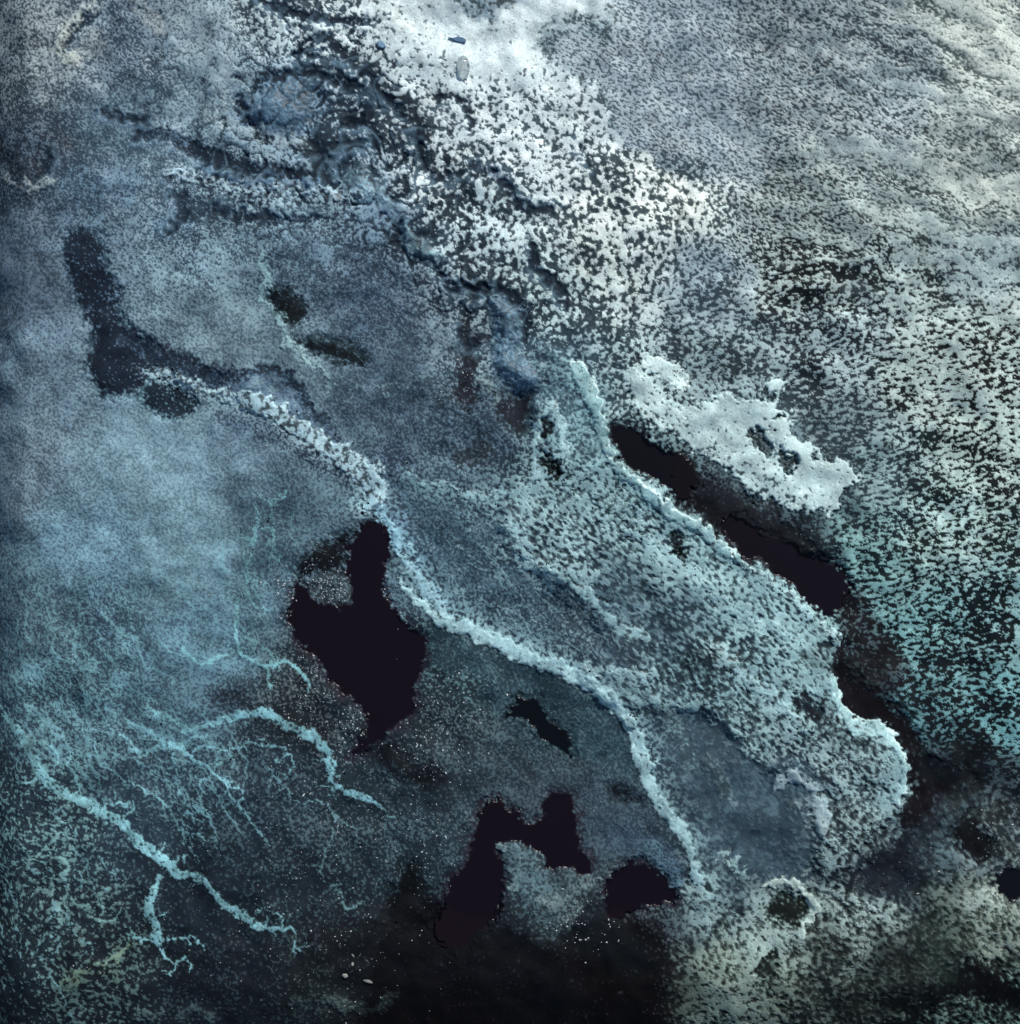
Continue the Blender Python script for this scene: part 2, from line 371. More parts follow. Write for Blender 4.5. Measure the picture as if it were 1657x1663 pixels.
pool([(640,1500),(700,1470),(770,1490),(850,1500),(930,1490),(1000,1480),(1070,1500),(1092,1560),(1085,1620),(1060,1800),(560,1800),(600,1620),(610,1550)],
    'wide dim black ground along the bottom below the pools', c=(14, 11, 17), kind='mud', name='dark_hollow', cat='hollow', shore=40, depth=.03)
pool(C1([(230,870),(330,860),(430,950),(500,960),(640,1040),(780,1090),(830,1150),(832,1230),(802,1260),(790,1310),(720,1320),(640,1270),(590,1210),(540,1160),(470,1130),(430,1060),(330,1050),(270,970),(220,930)]),
    'long black channel pool along the right foot of the plateau', c=(26, 17, 27), shore=12)
pool(C2([(790,60),(760,-90),(800,-160),(840,-40),(960,70),(1060,140),(1150,240),(1200,340),(1290,420),(1390,440),(1430,500),(1370,560),(1300,600),(1250,680),(1190,780),(1140,740),(1100,830),(1040,900),(960,980),(890,930),(1000,870),(1080,780),(1080,660),(1130,560),(1120,420),(1080,330),(1030,260),(960,200),(900,250),(840,200),(800,120)]),
    'brownish black channel winding down to the lower right', c=(20, 18, 26), kind='mud', name='dark_channel', cat='channel', shore=14)
pool(C2([(1340,690),(1420,640),(1480,740),(1530,830),(1500,905),(1420,860),(1350,800)]),
    'black hollow at the lower right beside the winding channel', c=(17, 20, 26), kind='mud', name='dark_hollow', cat='hollow', shore=14)
pool(C2([(1530,960),(1600,920),(1680,915),(1800,940),(1800,1060),(1657,1060),(1580,1050),(1535,1005)]),
    'black pool cut by the right edge near the bottom', c=(20, 20, 28))
pool(C2([(1180,1520),(1290,1420),(1420,1350),(1510,1380),(1657,1500),(1800,1560),(1800,1640),(1657,1600),(1560,1580),(1450,1545),(1330,1530),(1290,1600),(1200,1620)]),
    'broad black pool in the bottom right corner', c=(12, 15, 19), shore=16, kind='mud')
pool(B2([(1290,530),(1340,520),(1390,550),(1440,562),(1435,598),(1390,578),(1320,572)]),
    'tiny dark puddle close to the left side of the lower ridge', c=(24, 27, 36), kind='mud')
pool([(105,388),(140,375),(172,395),(175,430),(195,468),(190,500),(207,530),(245,560),(290,580),(335,603),(372,620),(350,634),(300,610),(250,603),(228,632),(205,640),(165,640),(140,595),(152,560),(142,520),(128,490),(112,450)],
    'indigo channel bending down the left side into the pale ridge', c=(34, 44, 60), kind='mud', name='dark_channel', cat='channel', shore=13)
pool(A1([(690,300),(715,215),(800,195),(900,250),(945,310),(905,360),(820,382),(735,350)]),
    'rounded indigo hollow below the start of the pale ridge', c=(36, 50, 64), kind='mud', name='dark_hollow', cat='hollow', shore=8)
pool(A0([(1268,1412),(1320,1385),(1400,1400),(1450,1450),(1465,1500),(1420,1560),(1370,1540),(1310,1470)]),
    'small black puddle at the upper left beneath a thin pale thread', c=(14, 22, 28), kind='mud', shore=12)
pool([(478,548),(520,552),(560,560),(590,580),(588,592),(560,590),(535,578),(500,566)],
    'black wedge shaped puddle below the small round one', c=(15, 24, 31), kind='mud', shore=12)
pool(B1([(590,60),(650,60),(672,130),(655,200),(645,320),(590,325),(565,250),(578,150)]),
    'maroon black smear left of the smooth blue mound', c=(36, 36, 46), kind='mud', name='dark_smear', cat='smear', shore=13)
pool(B1([(770,290),(860,278),(935,288),(900,370),(890,470),(830,440),(765,360)]),
    'maroon black smear under the foot of the smooth blue mound', c=(38, 42, 52), kind='mud', name='dark_smear', cat='smear', shore=13)
pool(B1([(990,385),(1024,430),(1014,475),(978,478),(960,430)]), 'small dark hole, upper of two in the plateau', c=(20, 28, 33), kind='mud', name='hole', cat='hole', soft_=True, shore=4)
pool(B1([(1008,536),(1038,575),(1062,610),(1070,672),(1030,665),(995,620),(976,590)]), 'dark drop shaped hole, lower of two in the plateau', c=(15, 19, 21), kind='mud', name='hole', cat='hole', soft_=True, shore=4)
pool([(1088,866),(1105,872),(1114,890),(1112,913),(1098,906),(1089,890)], 'dark oval hole at the plateau edge by the channel', c=(14, 18, 19), kind='mud', name='hole', cat='hole', shore=5)
pool(C2([(555,80),(630,68),(682,140),(692,190),(640,190),(568,140)]), 'dark smudged hollow on the plateau by the channel bend', c=(28, 34, 42), kind='mud', name='dark_hollow', cat='hollow', shore=9)
pool(C2([(440,1110),(540,1048),(600,1058),(642,1100),(632,1160),(580,1180),(490,1160)]), 'dark hollow enclosed by the hooked ridge', c=(26, 32, 32), kind='mud', name='dark_hollow', cat='hollow', shore=13)
pool(C2([(372,1380),(440,1325),(475,1288),(492,1380),(452,1442),(392,1420)]), 'dark olive pit below the hooked ridge', c=(27, 33, 32), kind='mud', name='dark_hollow', cat='hollow', shore=7)
pool(C2([(1135,1640),(960,1580),(1060,1530),(1180,1560),(1240,1600),(1200,1680),(1100,1720),(960,1700)]), 'black pool at the bottom edge left of the corner pool', c=(15, 20, 22), kind='mud', shore=16)

for d, wet, c, depth, shore, kind in POOLS:
    a = sst(shore, -1.5, d + 2.0 * f_pat)                  # banks sink towards the pool
    core = sst(1.5, -2.5, d)
    b = core if kind == 'water' else sst(shore * .55, -shore * .55, d + 2.5 * n_mid)
    z -= depth * a
    cov *= 1 - 0.97 * b if kind == 'water' else 1 - 0.96 * b
    mix3(bed, c, b); sh = np.broadcast_to(lin([c[0] * 1.5 + 6, c[1] * 1.8 + 8, c[2] * 1.6 + 8]), bed.shape); mix3(bed, sh, 0.8 * a * (1 - b)); cov = cov * (1 - .5 * a * (1 - b))
    mix3(pal, [min(c[0] * 2.0 + 14, 255), c[1] * 2.0 + 18, c[2] * 1.9 + 18], 0.8 * b)
    thick = thick * (1 - 0.7 * b)
water = np.zeros(U.shape, bool)
for (d, wet, c, depth, shore, kind) in POOLS:
    if kind == 'water':
        water |= d < -1.0
        lvl = float(np.median(z[d < -2.5]))
        k = sst(0.5, -2.5, d)
        z = z * (1 - k) + lvl * k

# ---- darker tone of the ground: soft dark shores and streaks
def dark_tone(pts, w, c, a, closed=False, r=10):
    global cov
    d = poly(pts, m=80) if closed else line(pts, w, m=80)
    g = a * np.exp(-(np.maximum(d + 3 * f_mid, 0) / r) ** 2)
    mix3(bed, c, g); mix3(pal, [min(255, x * 1.5 + 12) for x in c], g * .75); cov = cov * (1 - .35 * g)
dark_tone(B2([(240,360),(330,410),(460,500)]), 10, (22, 32, 40), .8, r=12)
dark_tone(A0([(1000,780),(1150,820),(1300,840),(1450,850)]), 8, (42, 56, 70), .9, r=10)
dark_tone(A0([(850,680),(950,720),(1050,750)]), 5, (34, 48, 64), .9, r=8)
dark_tone(A0([(480,540),(600,570),(690,590)]), 4, (44, 60, 80), .8, r=8)
dark_tone(A0([(1010,980),(1150,1020),(1260,1050)]), 4, (40, 58, 74), .8, r=9)
dark_tone(A0([(860,960),(880,1060),(800,1090)]), 8, (40, 58, 78), .6, r=14)
dark_tone(A0([(1180,480),(1170,560),(1240,620),(1320,640)]), 7, (36, 54, 72), .8, r=9)
dark_tone(A0([(1260,380),(1400,340),(1560,370),(1650,390)]), 6, (40, 58, 72), .9, r=7)
dark_tone(A0([(1530,700),(1570,830),(1620,900)]), 12, (34, 50, 64), .7, r=12)
dark_tone(A0([(1290,30),(1400,60),(1560,90),(1657,100)]), 5, (52, 68, 84), .8, r=7)
dark_tone(B0([(0,290),(100,280),(200,400),(330,470)]), 6, (44, 58, 70), .7, r=9)
dark_tone(B0([(330,480),(380,640),(400,780),(480,850)]), 5, (40, 52, 64), .7, r=8)
dark_tone(B0([(690,830),(820,920),(900,1000),(1050,1000)]), 7, (58, 72, 82), .7, r=8)
dark_tone(B0([(560,1390),(640,1370),(720,1380),(820,1410),(900,1480)]), 8, (34, 48, 60), .9, r=8)
dark_tone(B0([(600,1560),(620,1600),(680,1620)]), 5, (34, 36, 48), .9, r=7)
dark_tone(B0([(920,1170),(960,1300),(1060,1380)]), 6, (40, 58, 66), .6, r=8)
dark_tone([(395,618),(430,605),(465,618),(490,650),(520,690),(550,715)], 5, (45, 60, 78), .9, r=8)
dark_tone(B1([(250,560),(320,660),(350,760),(330,850)]), 10, (48, 62, 80), .8, r=14)
dark_tone(B1([(520,820),(640,860),(800,870)]), 8, (48, 64, 80), .7, r=10)
dark_tone(B1([(570,560),(620,590),(690,520)]), 5, (42, 50, 58), .8, r=10)
dark_tone(C1([(0,600),(120,700),(260,760),(420,860),(560,960),(650,1030)]), 16, (28, 32, 40), .85, r=14)
dark_tone(C1([(860,1300),(900,1420),(960,1520),(1040,1600)]), 16, (24, 24, 32), .85, r=16)
dark_tone(C1([(500,220),(520,320),(600,440),(680,480)]), 9, (50, 64, 72), .8, r=10)
dark_tone(C1([(740,560),(830,600),(880,640)]), 6, (50, 64, 70), .8, r=8)
dark_tone(C1([(820,720),(840,780),(830,840)]), 6, (44, 60, 66), .8, r=9)
dark_tone(C1([(660,870),(720,960),(760,1050)]), 14, (16, 34, 42), .7, r=14)
dark_tone(C2([(1250,420),(1400,400),(1500,420),(1600,520)]), 14, (16, 26, 34), .8, r=14)
dark_tone(C2([(450,540),(460,470),(540,410),(640,450),(740,520)]), 5, (40, 54, 66), .9, r=8)
dark_tone(C2([(570,580),(600,640),(590,660)]), 6, (44, 58, 66), .8, r=8)
dark_tone(C2([(1220,1200),(1240,1300),(1290,1400)]), 12, (36, 48, 46), .8, r=14)
dark_tone(C2([(850,920),(1000,950),(1100,880),(1140,780)]), 14, (30, 40, 50), .7, r=18)
dark_tone(C2([(720,1260),(740,1350),(700,1470),(680,1600)]), 16, (36, 44, 44), .7, r=18)
dark_tone(B2([(1320,780),(1400,750),(1500,790),(1560,860),(1640,930)]), 8, (38, 52, 68), .9, r=9)
dark_tone(B2([(1110,1200),(1200,1240),(1350,1290),(1450,1340)]), 14, (16, 24, 30), .7, r=20)
dark_tone(B2([(0,1260),(200,1330),(500,1300),(900,1420),(1000,1657)]), 24, (16, 19, 27), .7, r=40)
dark_tone(A2([(1030,90),(1120,90),(1180,100)]), 6, (36, 46, 58), .8, r=10)
dark_tone(A2([(1420,860),(1480,920),(1530,980)]), 9, (28, 40, 52), .7, r=12)
dark_tone(A1([(480,1230),(500,1330),(520,1440)]), 8, (48, 66, 82), .6, r=12)
dark_tone(A1([(1090,400),(1250,430),(1400,480),(1520,580),(1640,640)]), 7, (46, 60, 76), .8, r=11)
dark_tone(A0([(90,820),(160,860),(220,910)]), 6, (38, 50, 64), .7, r=8)
dark_tone([(-60,205),(-20,240),(20,260),(40,280)], 10, (36, 46, 58), .7, r=16)
dark_tone(B0([(575,-30),(600,30),(640,50),(720,70),(760,30),(810,-20)]), 4, (78, 92, 100), .9, r=10)
dark_tone(B0([(660,-30),(690,30)]), 18, (82, 96, 104), .9, r=8)
dark_tone(B0([(985,205),(1040,140),(1130,95),(1200,105),(1260,150)]), 7, (66, 82, 90), .9, r=9)
dark_tone(B0([(1290,130),(1330,60),(1400,10)]), 5, (84, 98, 106), .7, r=8)
dark_tone(B0([(1000,250),(1120,350),(1260,420),(1320,560),(1340,680)]), 2.5, (90, 104, 112), .9, r=4)
dark_tone(C0([(-40,770),(30,800),(60,820)]), 8, (58, 74, 86), .8, r=9)

# ---- smooth hollows
def hollow(pts, c, cb, cv, r=7.0, gr=.1):
    global cov, grain
    d = poly(pts, m=60)
    g = .93 * sst(r, -r, d + 3 * f_mid + 3 * n_mid)
    mix3(pal, c, g); mix3(bed, cb, g); cov = cov + (cv - cov) * g; grain = grain + (gr - grain) * g
hollow([(1120,1158),(1175,1180),(1215,1215),(1245,1245),(1262,1225),(1300,1232),(1330,1280),(1318,1330),(1312,1425),(1240,1428),(1190,1405),(1150,1395),(1120,1350),(1095,1310),(1105,1260),(1075,1200),(1085,1165)], (72, 93, 107), (60, 80, 94), .4)
hollow([(640,770),(690,785),(760,815),(825,840),(812,885),(850,925),(900,985),(930,1050),(880,1050),(820,1025),(760,990),(715,940),(690,890),(660,840)], (80, 106, 122), (56, 78, 94), .5)
hollow([(900,940),(960,985),(1010,1030),(1040,1075),(980,1085),(930,1050)], (80, 102, 116), (56, 74, 88), .4)
hollow([(700,1020),(780,1042),(860,1085),(940,1120),(1000,1160),(1030,1220),(1035,1270),(980,1240),(930,1210),(900,1150),(840,1120),(770,1100),(710,1080)], (58, 84, 95), (42, 65, 77), .4)
hollow([(985,1350),(1030,1350),(1090,1375),(1112,1420),(1090,1430),(1050,1395),(1000,1380)], (74, 94, 112), (60, 80, 98), .5)
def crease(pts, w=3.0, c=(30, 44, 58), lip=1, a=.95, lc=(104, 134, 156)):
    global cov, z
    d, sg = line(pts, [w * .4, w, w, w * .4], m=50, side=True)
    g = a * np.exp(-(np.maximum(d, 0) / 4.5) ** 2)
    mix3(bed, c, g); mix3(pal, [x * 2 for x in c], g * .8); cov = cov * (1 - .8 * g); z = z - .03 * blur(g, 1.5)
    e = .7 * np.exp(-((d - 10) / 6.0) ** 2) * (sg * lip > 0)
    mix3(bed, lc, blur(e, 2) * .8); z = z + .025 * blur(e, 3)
Z0 = lambda p: [(x * .39228, y * .39228) for x, y in p]
for p_, w_, l_ in ((Z0([(985,400),(1005,460),(1040,510),(1090,550)]), 5, -1), (Z0([(1060,380),(1100,340),(1180,308),(1300,308),(1400,345),(1500,375),(1580,420)]), 4, 1),
                   (Z0([(420,460),(500,480),(590,495)]), 4, 1), (Z0([(560,560),(650,545),(720,560),(770,600),(850,640),(950,672),(1080,705),(1200,735),(1290,740)]), 9, 1),
                   (Z0([(880,858),(960,888),(1080,908),(1200,912),(1310,900)]), 3.5, -1), (Z0([(1320,640),(1330,700),(1350,750),(1405,792)]), 7, -1),
                   (Z0([(1260,640),(1330,610),(1430,600),(1500,590)]), 3.5, 1), (Z0([(1100,15),(1190,60),(1330,80),(1430,90),(1560,85)]), 4, 1),
                   (Z0([(1225,250),(1240,195),(1300,160),(1370,175),(1420,225),(1450,270)]), 3.5, 1), (Z0([(1220,235),(1290,225),(1350,255),(1410,262)]), 3, 1),
                   (Z0([(1500,300),(1570,370),(1657,460)]), 4, 1), (Z0([(700,740),(740,820),(760,900),(700,960)]), 5, 1),
                   (B0([(290,1080),(285,1170),(340,1235),(440,1262),(500,1280)]), 4, -1), (B0([(480,1300),(540,1372),(640,1382),(700,1370)]), 4, 1),
                   (B0([(640,1430),(690,1385),(780,1402),(860,1460),(905,1530),(890,1640)]), 5, 1), (B0([(590,1580),(605,1640),(680,1650)]), 4, 1),
                   (B0([(375,640),(400,760),(470,860),(560,828),(650,842)]), 3.5, 1), (B0([(650,800),(760,850),(850,960),(910,1010),(1050,995)]), 4, -1),
                   (B0([(20,580),(110,575),(160,620),(180,720)]), 4, 1), (B0([(250,960),(320,930),(330,860)]), 3.5, 1), (B0([(1170,680),(1200,790)]), 3, 1),
                   (B0([(920,1170),(950,1290),(1050,1370),(1100,1480)]), 4, 1), (B0([(480,480),(560,470),(620,520),(640,620)]), 3, 1),
                   (A0([(300,260),(330,180),(390,110),(470,70)]), 5, 1), (A0([(190,860),(225,800),(240,740)]), 3, 1),
                   (A1([(1170,190),(1260,150),(1350,160),(1430,230),(1480,330),(1560,400)]), 5, 1)):
    crease(p_, w_, lip=l_)
# ---- paler drifts
def drift(pts, w, c, a, r=10, dz=.02, cv=.2):
    global cov, z
    d = line(pts, w, m=90)
    g = a * np.exp(-(np.maximum(d + 3 * f_mid, 0) / r) ** 2)
    mix3(pal, c, g); mix3(bed, [x * .72 for x in c], g * .6); cov = cov + cv * g; z = z + dz * g
drift([(196,552),(250,578),(310,602),(370,622),(430,635),(480,662),(530,700)], [3, 6, 7, 6, 6, 5, 3], (92, 116, 140), .95, r=5, dz=.0, cv=.1)
dark_tone([(212,538),(262,564),(332,597),(395,611)], 2.5, (42, 52, 68), .9, r=5)
dark_tone([(790,1480),(860,1490),(940,1480),(1000,1470)], 10, (30, 38, 46), .75, r=26)
dark_tone([(600,1195),(640,1225),(690,1262)], 8, (20, 26, 34), .8, r=16)
dark_tone([(510,965),(545,950),(560,975)], 14, (50, 58, 64), .7, r=12)
drift(C2([(-20,200),(60,330),(85,410)]), 4, (120, 148, 156), .7, r=7, cv=.1)
drift(C2([(150,360),(200,440),(260,520),(265,610)]), 3, (118, 142, 150), .7, r=7, cv=.1)
drift(C2([(600,600),(650,680),(690,760)]), 5, (140, 160, 166), .7, r=8, cv=.1)
drift(A0([(440,20),(370,80),(310,160),(290,250),(360,290)]), 3, (178, 185, 182), .9, r=4, cv=.4)
drift(A0([(160,310),(190,400),(200,490)]), 2, (150, 162, 166), .8, r=4, cv=.3)
drift(A0([(10,860),(100,880),(170,895),(240,865)]), 2.5, (150, 162, 166), .8, r=3, cv=.4)
drift(A0([(1080,330),(1050,420),(1090,500)]), 3, (160, 175, 182), .6, r=8)
drift(A0([(1000,560),(1150,620),(1280,660),(1450,690)]), 3, (165, 182, 190), .7, r=9)
drift(A0([(660,0),(700,60),(760,140)]), 3, (180, 188, 190), .6, r=7)
drift(A1([(200,450),(150,600),(100,760)]), 10, (124, 140, 152), .35, r=26, dz=0)
drift(B2([(750,805),(800,800),(850,820),(865,900),(845,1000)]), 2, (128, 152, 158), .9, r=3, cv=.5)
drift(B2([(880,820),(910,920),(960,1020),(1000,1100)]), 16, (92, 116, 126), .8, r=14, cv=.2)
drift(B2([(1100,1050),(1160,990),(1290,960),(1350,905)]), 2, (120, 140, 142), .8, r=4, cv=.4)
drift(B2([(1000,1060),(1090,1090),(1150,1080),(1100,1160)]), 3, (150, 168, 168), .7, r=6, cv=.2)
drift(B2([(1160,980),(1060,1100),(1000,1200)]), 12, (85, 105, 112), .6, r=16)
drift(B2([(1500,820),(1560,890),(1630,980)]), 7, (92, 122, 140), .8, r=8, cv=.3)
drift(B2([(-20,1560),(80,1600),(180,1620),(230,1540)]), 3, (80, 95, 96), .8, r=6, cv=.4)
drift(A2([(650,1650),(680,1620),(710,1650)]), 4, (80, 100, 104), .8, r=5, cv=.5)
drift(A2([(850,1650),(900,1610),(960,1610),(1000,1660)]), 4, (72, 92, 96), .8, r=6, cv=.5)
drift(A2([(1410,1550),(1480,1545),(1600,1540),(1657,1590)]), 2, (75, 92, 94), .8, r=5, cv=.3)
drift(C1([(120,580),(220,640),(330,720),(440,800)]), 6, (104, 128, 136), .35, r=12)
drift(C2([(1230,760),(1290,650),(1400,570)]), 12, (66, 84, 92), .7, r=14)
drift(C2([(1380,860),(1440,890),(1500,910),(1560,880)]), 2, (110, 128, 134), .7, r=5, cv=.3)
drift(C2([(1420,1080),(1480,1030),(1540,1070)]), 7, (165, 178, 172), .8, r=8, cv=.3)
drift(A0([(1290,1180),(1250,1250),(1290,1340),(1250,1430),(1350,1530),(1390,1620)]), 1.5, (135, 168, 178), .9, r=2.5, cv=.5)
drift(A1([(1360,20),(1440,40),(1480,120),(1500,140)]), 2, (150, 180, 186), .9, r=2.5, cv=.5)
drift(A1([(1530,130),(1580,180),(1580,260)]), 1.2, (130, 160, 170), .8, r=2, cv=.5)
drift(B1([(80,230),(200,240),(330,220),(420,170)]), 1.5, (120, 148, 160), .7, r=3, cv=.3)
drift(B1([(660,190),(740,230),(760,290),(740,340)]), 1.5, (130, 150, 156), .8, r=3, cv=.4)

# ---- smooth mounds
def mound(d, c, h, label, edge=7.0):
    global cov, z
    g = sst(edge, -edge * 1.6, d)
    mix3(pal, c, g); mix3(bed, [x * .82 for x in c], g); cov = cov * (1 - .2 * g); z = z + h * sst(edge, -26, d)
    claim(d < 0, 'mound', label, 'mound', 'crust')
mound(poly([(783,476),(806,476),(836,496),(850,518),(846,552),(842,572),(862,590),(880,618),(872,632),(834,630),(806,608),(796,570),(800,530),(790,500)], soft=True),
    (104, 134, 156), .16, 'smooth blue grey mound below the white crust')
mound(poly([(405,190),(415,165),(445,138),(480,128),(505,138),(512,170),(500,205),(470,225),(440,212),(420,205)], soft=True),
    (92, 122, 146), .12, 'rounded blue mound with crust specks in the upper left')
mound(poly(B0([(40,820),(100,780),(150,790),(160,860),(230,920),(260,1000),(180,980),(80,960),(10,900)]), soft=True), (120, 150, 168), .08,
    'pale blue mound beside the jagged ledge')
mound(poly(B0([(300,1100),(330,1050),(380,1130),(470,1200),(500,1240),(420,1245),(340,1200)]), soft=True), (110, 142, 156), .09,
    'small curved blue mound left of the white flakes')

# ---- shelf of solid crust
S1 = [(1015,612),(1030,600),(1050,618),(1075,640),(1097,662),(1131,658),(1158,645),(1185,641),(1202,651),(1232,648),(1252,655),(1259,638),(1246,628),(1252,616),(1283,621),(1266,638),(1263,662),(1286,675),(1283,699),(1293,716),(1334,724),(1340,739),(1340,749),(1357,749),(1367,744),(1381,756),(1391,770),(1404,766),(1394,783),(1371,790),(1367,820),(1354,830),(1327,830),(1300,828),(1259,814),(1225,807),(1202,787),(1195,766),(1165,753),(1117,726),(1090,705),(1060,690),(1030,660)]
d_s = poly(S1, n=2, m=40)
hol = np.minimum(poly(C1([(350,470),(380,430),(430,440),(460,480),(470,530),(450,560),(400,540),(365,510)]), m=30),
                 poly(C1([(480,550),(530,540),(580,560),(585,600),(540,635),(500,600)]), m=30))
hol = np.minimum(hol, poly(C1([(495,380),(515,365),(530,385),(512,400)]), m=20))
hol = np.minimum(hol, poly(C1([(650,560),(680,555),(690,580),(665,590)]), m=20))
d_s = np.maximum(d_s, -hol)
g = sst(1.5, -1.5, d_s)
nw = sst(-60, 60, (U - 1200) * 0.55 + (760 - V))           # solid to the upper right, breaking up to the lower left
cov = cov * (1 - g) + g * (0.56 + 0.42 * nw)
mix3(pal, (182, 203, 205), g); mix3(bed, (70, 90, 98), g * .7)
z += 0.03 * sst(3, -5, d_s); grain = grain + (0.7 - grain) * g
claim(d_s < 0, 'crust_shelf', 'pale solid crust shelf with two holes above the black channel', 'crust shelf', 'crust')
gh = sst(2, -4, hol); mix3(bed, (44, 54, 58), gh * .9); mix3(pal, (90, 104, 108), gh * .9); z -= .03 * gh
d = poly([(1040,580),(1055,572),(1085,585),(1110,605),(1120,625),(1105,632),(1080,618),(1052,600)], m=30)
g = sst(2, -2, d); cov = cov * (1 - g) + g * .93; mix3(pal, (196, 216, 216), g); z += .02 * sst(3, -4, d)
claim(d < 0, 'crust_shelf', 'small pale crust tongue just above the holed shelf', 'crust shelf', 'crust')

# ---- ridges
RIDGE = np.full(U.shape, FAR, np.float32)
def ridge(pts, w, label, c, h=.09, cover=.97, rough=True, gr=.6, name='pale_ridge', mat='crust', fray=0, fr=16.0, edge=None, ec=(205, 226, 228)):
    global cov, z, grain, thick
    d, sg = line(pts, w, soft=not rough, n=4, side=True)
    d = d + (1.8 * w1u + 2.6 * f_pat) * sst(1.0, 6.0, np.full(1, np.max(w), np.float32))
    d0 = d
    if fray:                                                 # one flank breaks up into flakes
        f = np.exp(-(np.maximum(d, 0) / fr)) * (sg * fray > 0) * (d < 55)
        f = blur(f, 2.5)
        cov = cov + (np.maximum(cov, .62) - cov) * f; mix3(pal, c, f * .8); grain = grain + (.75 - grain) * f
        d = d + (2.4 * np.maximum(n_mid, -1) + 2.5) * sst(-1, 1, sg * fray) * sst(-9, 0, d)
    jag = d + (2.2 * n_mid + 1.5 * n_jag if rough else .7 * n_jag)
    g = sst(1.6, -1.6, jag)
    cov = cov * (1 - g) + np.maximum(cov * g, g * cover)
    grain = grain + (gr - grain) * g
    mix3(pal, c, g); mix3(bed, [x * .42 for x in c], g * .7)
    z = z + .34 * h * sst(6, -8, d)
    if edge:                                                 # a thin highlight painted into the colour along one flank
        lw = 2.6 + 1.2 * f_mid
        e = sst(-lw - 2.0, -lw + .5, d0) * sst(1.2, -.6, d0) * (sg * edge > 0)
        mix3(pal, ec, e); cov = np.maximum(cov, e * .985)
    claim(jag < 0, name, label, 'ridge', mat)
    return d
ridge([(246,600),(300,622),(352,640),(420,657),(470,686),(520,716),(560,742),(598,772),(612,800),(600,822)], [5, 9, 12, 15, 16, 17, 22, 22, 16],
    'jagged flaky ridge running from the indigo channel to the largest pool', (168, 196, 208), h=.10, cover=.66, gr=.85, fray=1, fr=10.0)
ridge([(590,822),(618,836),(636,866),(652,902),(672,934),(700,962),(722,990)], [5, 7, 8, 9, 11, 12, 8],
    'smooth pale blue ridge along the right bank of the largest pool', (138, 178, 196), h=.09, cover=.9, gr=.5, fray=-1, fr=14.0)
ridge([(648,940),(664,962),(690,985),(722,1010),(770,1026),(820,1048),(866,1070),(915,1088),(958,1112),(1000,1146),(1024,1170)], [3, 4, 6, 8, 10, 12, 13, 13, 11, 9, 8],
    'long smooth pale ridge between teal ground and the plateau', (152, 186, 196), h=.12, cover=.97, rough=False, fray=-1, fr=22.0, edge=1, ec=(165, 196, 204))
ridge([(1020,1168),(1036,1200),(1046,1240),(1060,1286),(1088,1326),(1112,1356),(1124,1396),(1134,1432)], [7, 9, 11, 11, 11, 9, 7, 5],
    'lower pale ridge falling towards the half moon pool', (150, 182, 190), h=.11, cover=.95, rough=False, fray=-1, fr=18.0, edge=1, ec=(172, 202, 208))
ridge(B1([(340,640),(430,690),(530,715),(590,745),(680,762),(760,755),(830,738)]), [1.2, 2, 3, 6, 8, 9, 6],
    'short tapering ridge left of the plateau holes', (132, 165, 175), h=.06, cover=.93, fray=1, fr=12.0)
ridge(B1([(890,1090),(1000,1110),(1100,1150),(1180,1210),(1250,1290),(1330,1370),(1450,1430)]), [3, 6, 11, 13, 13, 12, 8],
    'flaky crust ridge crossing the plateau diagonally', (136, 168, 176), h=.05, cover=.72, gr=.7)
ridge([(930,594),(950,624),(965,657),(974,692),(980,725),(993,752),(1020,776),(1050,796),(1076,826),(1106,843),(1141,861),(1170,891),(1203,913)], [9, 14, 12, 9, 10, 9, 11, 11, 11, 11, 12, 10, 5],
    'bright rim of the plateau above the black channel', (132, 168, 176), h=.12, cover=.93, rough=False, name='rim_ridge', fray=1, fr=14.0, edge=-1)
ridge([(1212,914),(1240,934),(1272,958),(1306,986),(1340,1020),(1366,1046)], [3, 4, 4, 4, 4, 5],
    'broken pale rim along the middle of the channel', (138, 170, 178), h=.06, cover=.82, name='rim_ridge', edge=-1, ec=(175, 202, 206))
ridge([(1348,1098),(1356,1128),(1372,1160),(1398,1184),(1428,1184),(1450,1206),(1464,1240),(1466,1268),(1450,1298)], [6, 9, 10, 9, 9, 9, 9, 8, 5],
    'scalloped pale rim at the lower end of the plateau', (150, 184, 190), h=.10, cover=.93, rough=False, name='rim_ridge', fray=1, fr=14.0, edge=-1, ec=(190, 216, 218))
ridge(C2([(420,995),(480,980),(550,985),(610,1020),(660,1070),(668,1115),(640,1160),(612,1200),(600,1235)]), [3, 4, 5, 7, 8, 7, 5, 4, 2],
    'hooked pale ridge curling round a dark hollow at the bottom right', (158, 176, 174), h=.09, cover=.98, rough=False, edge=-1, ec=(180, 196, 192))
ridge(A0([(840,820),(950,848),(1060,880),(1180,925),(1290,920),(1400,915),(1500,922),(1657,940),(1740,960)]), [2, 3, 5, 6, 7, 7, 7, 7, 4],
    'jagged pale ledge in the upper left quarter', (158, 182, 196), h=.09, cover=.78, gr=.7, fray=1, fr=16.0)
ridge(A0([(1010,820),(1090,850),(1180,885),(1290,878),(1400,872),(1520,885)]), [3, 4, 5, 6, 6, 4],
    'smooth slate blue lip above the jagged ledge', (96, 124, 148), h=.05, cover=.98, rough=False)
ridge(C1([(-10,165),(30,200),(70,240),(95,290)]), [3, 5, 5, 3], 'short bright ridge left of the crust shelf', (205, 222, 222), h=.06, cover=.97)
ridge([(900,658),(882,668),(874,692),(870,740),(866,778)], [4, 4, 5, 6, 5], 'thin pale arm left of the two plateau holes', (154, 186, 194), h=.05, cover=.9, rough=False)
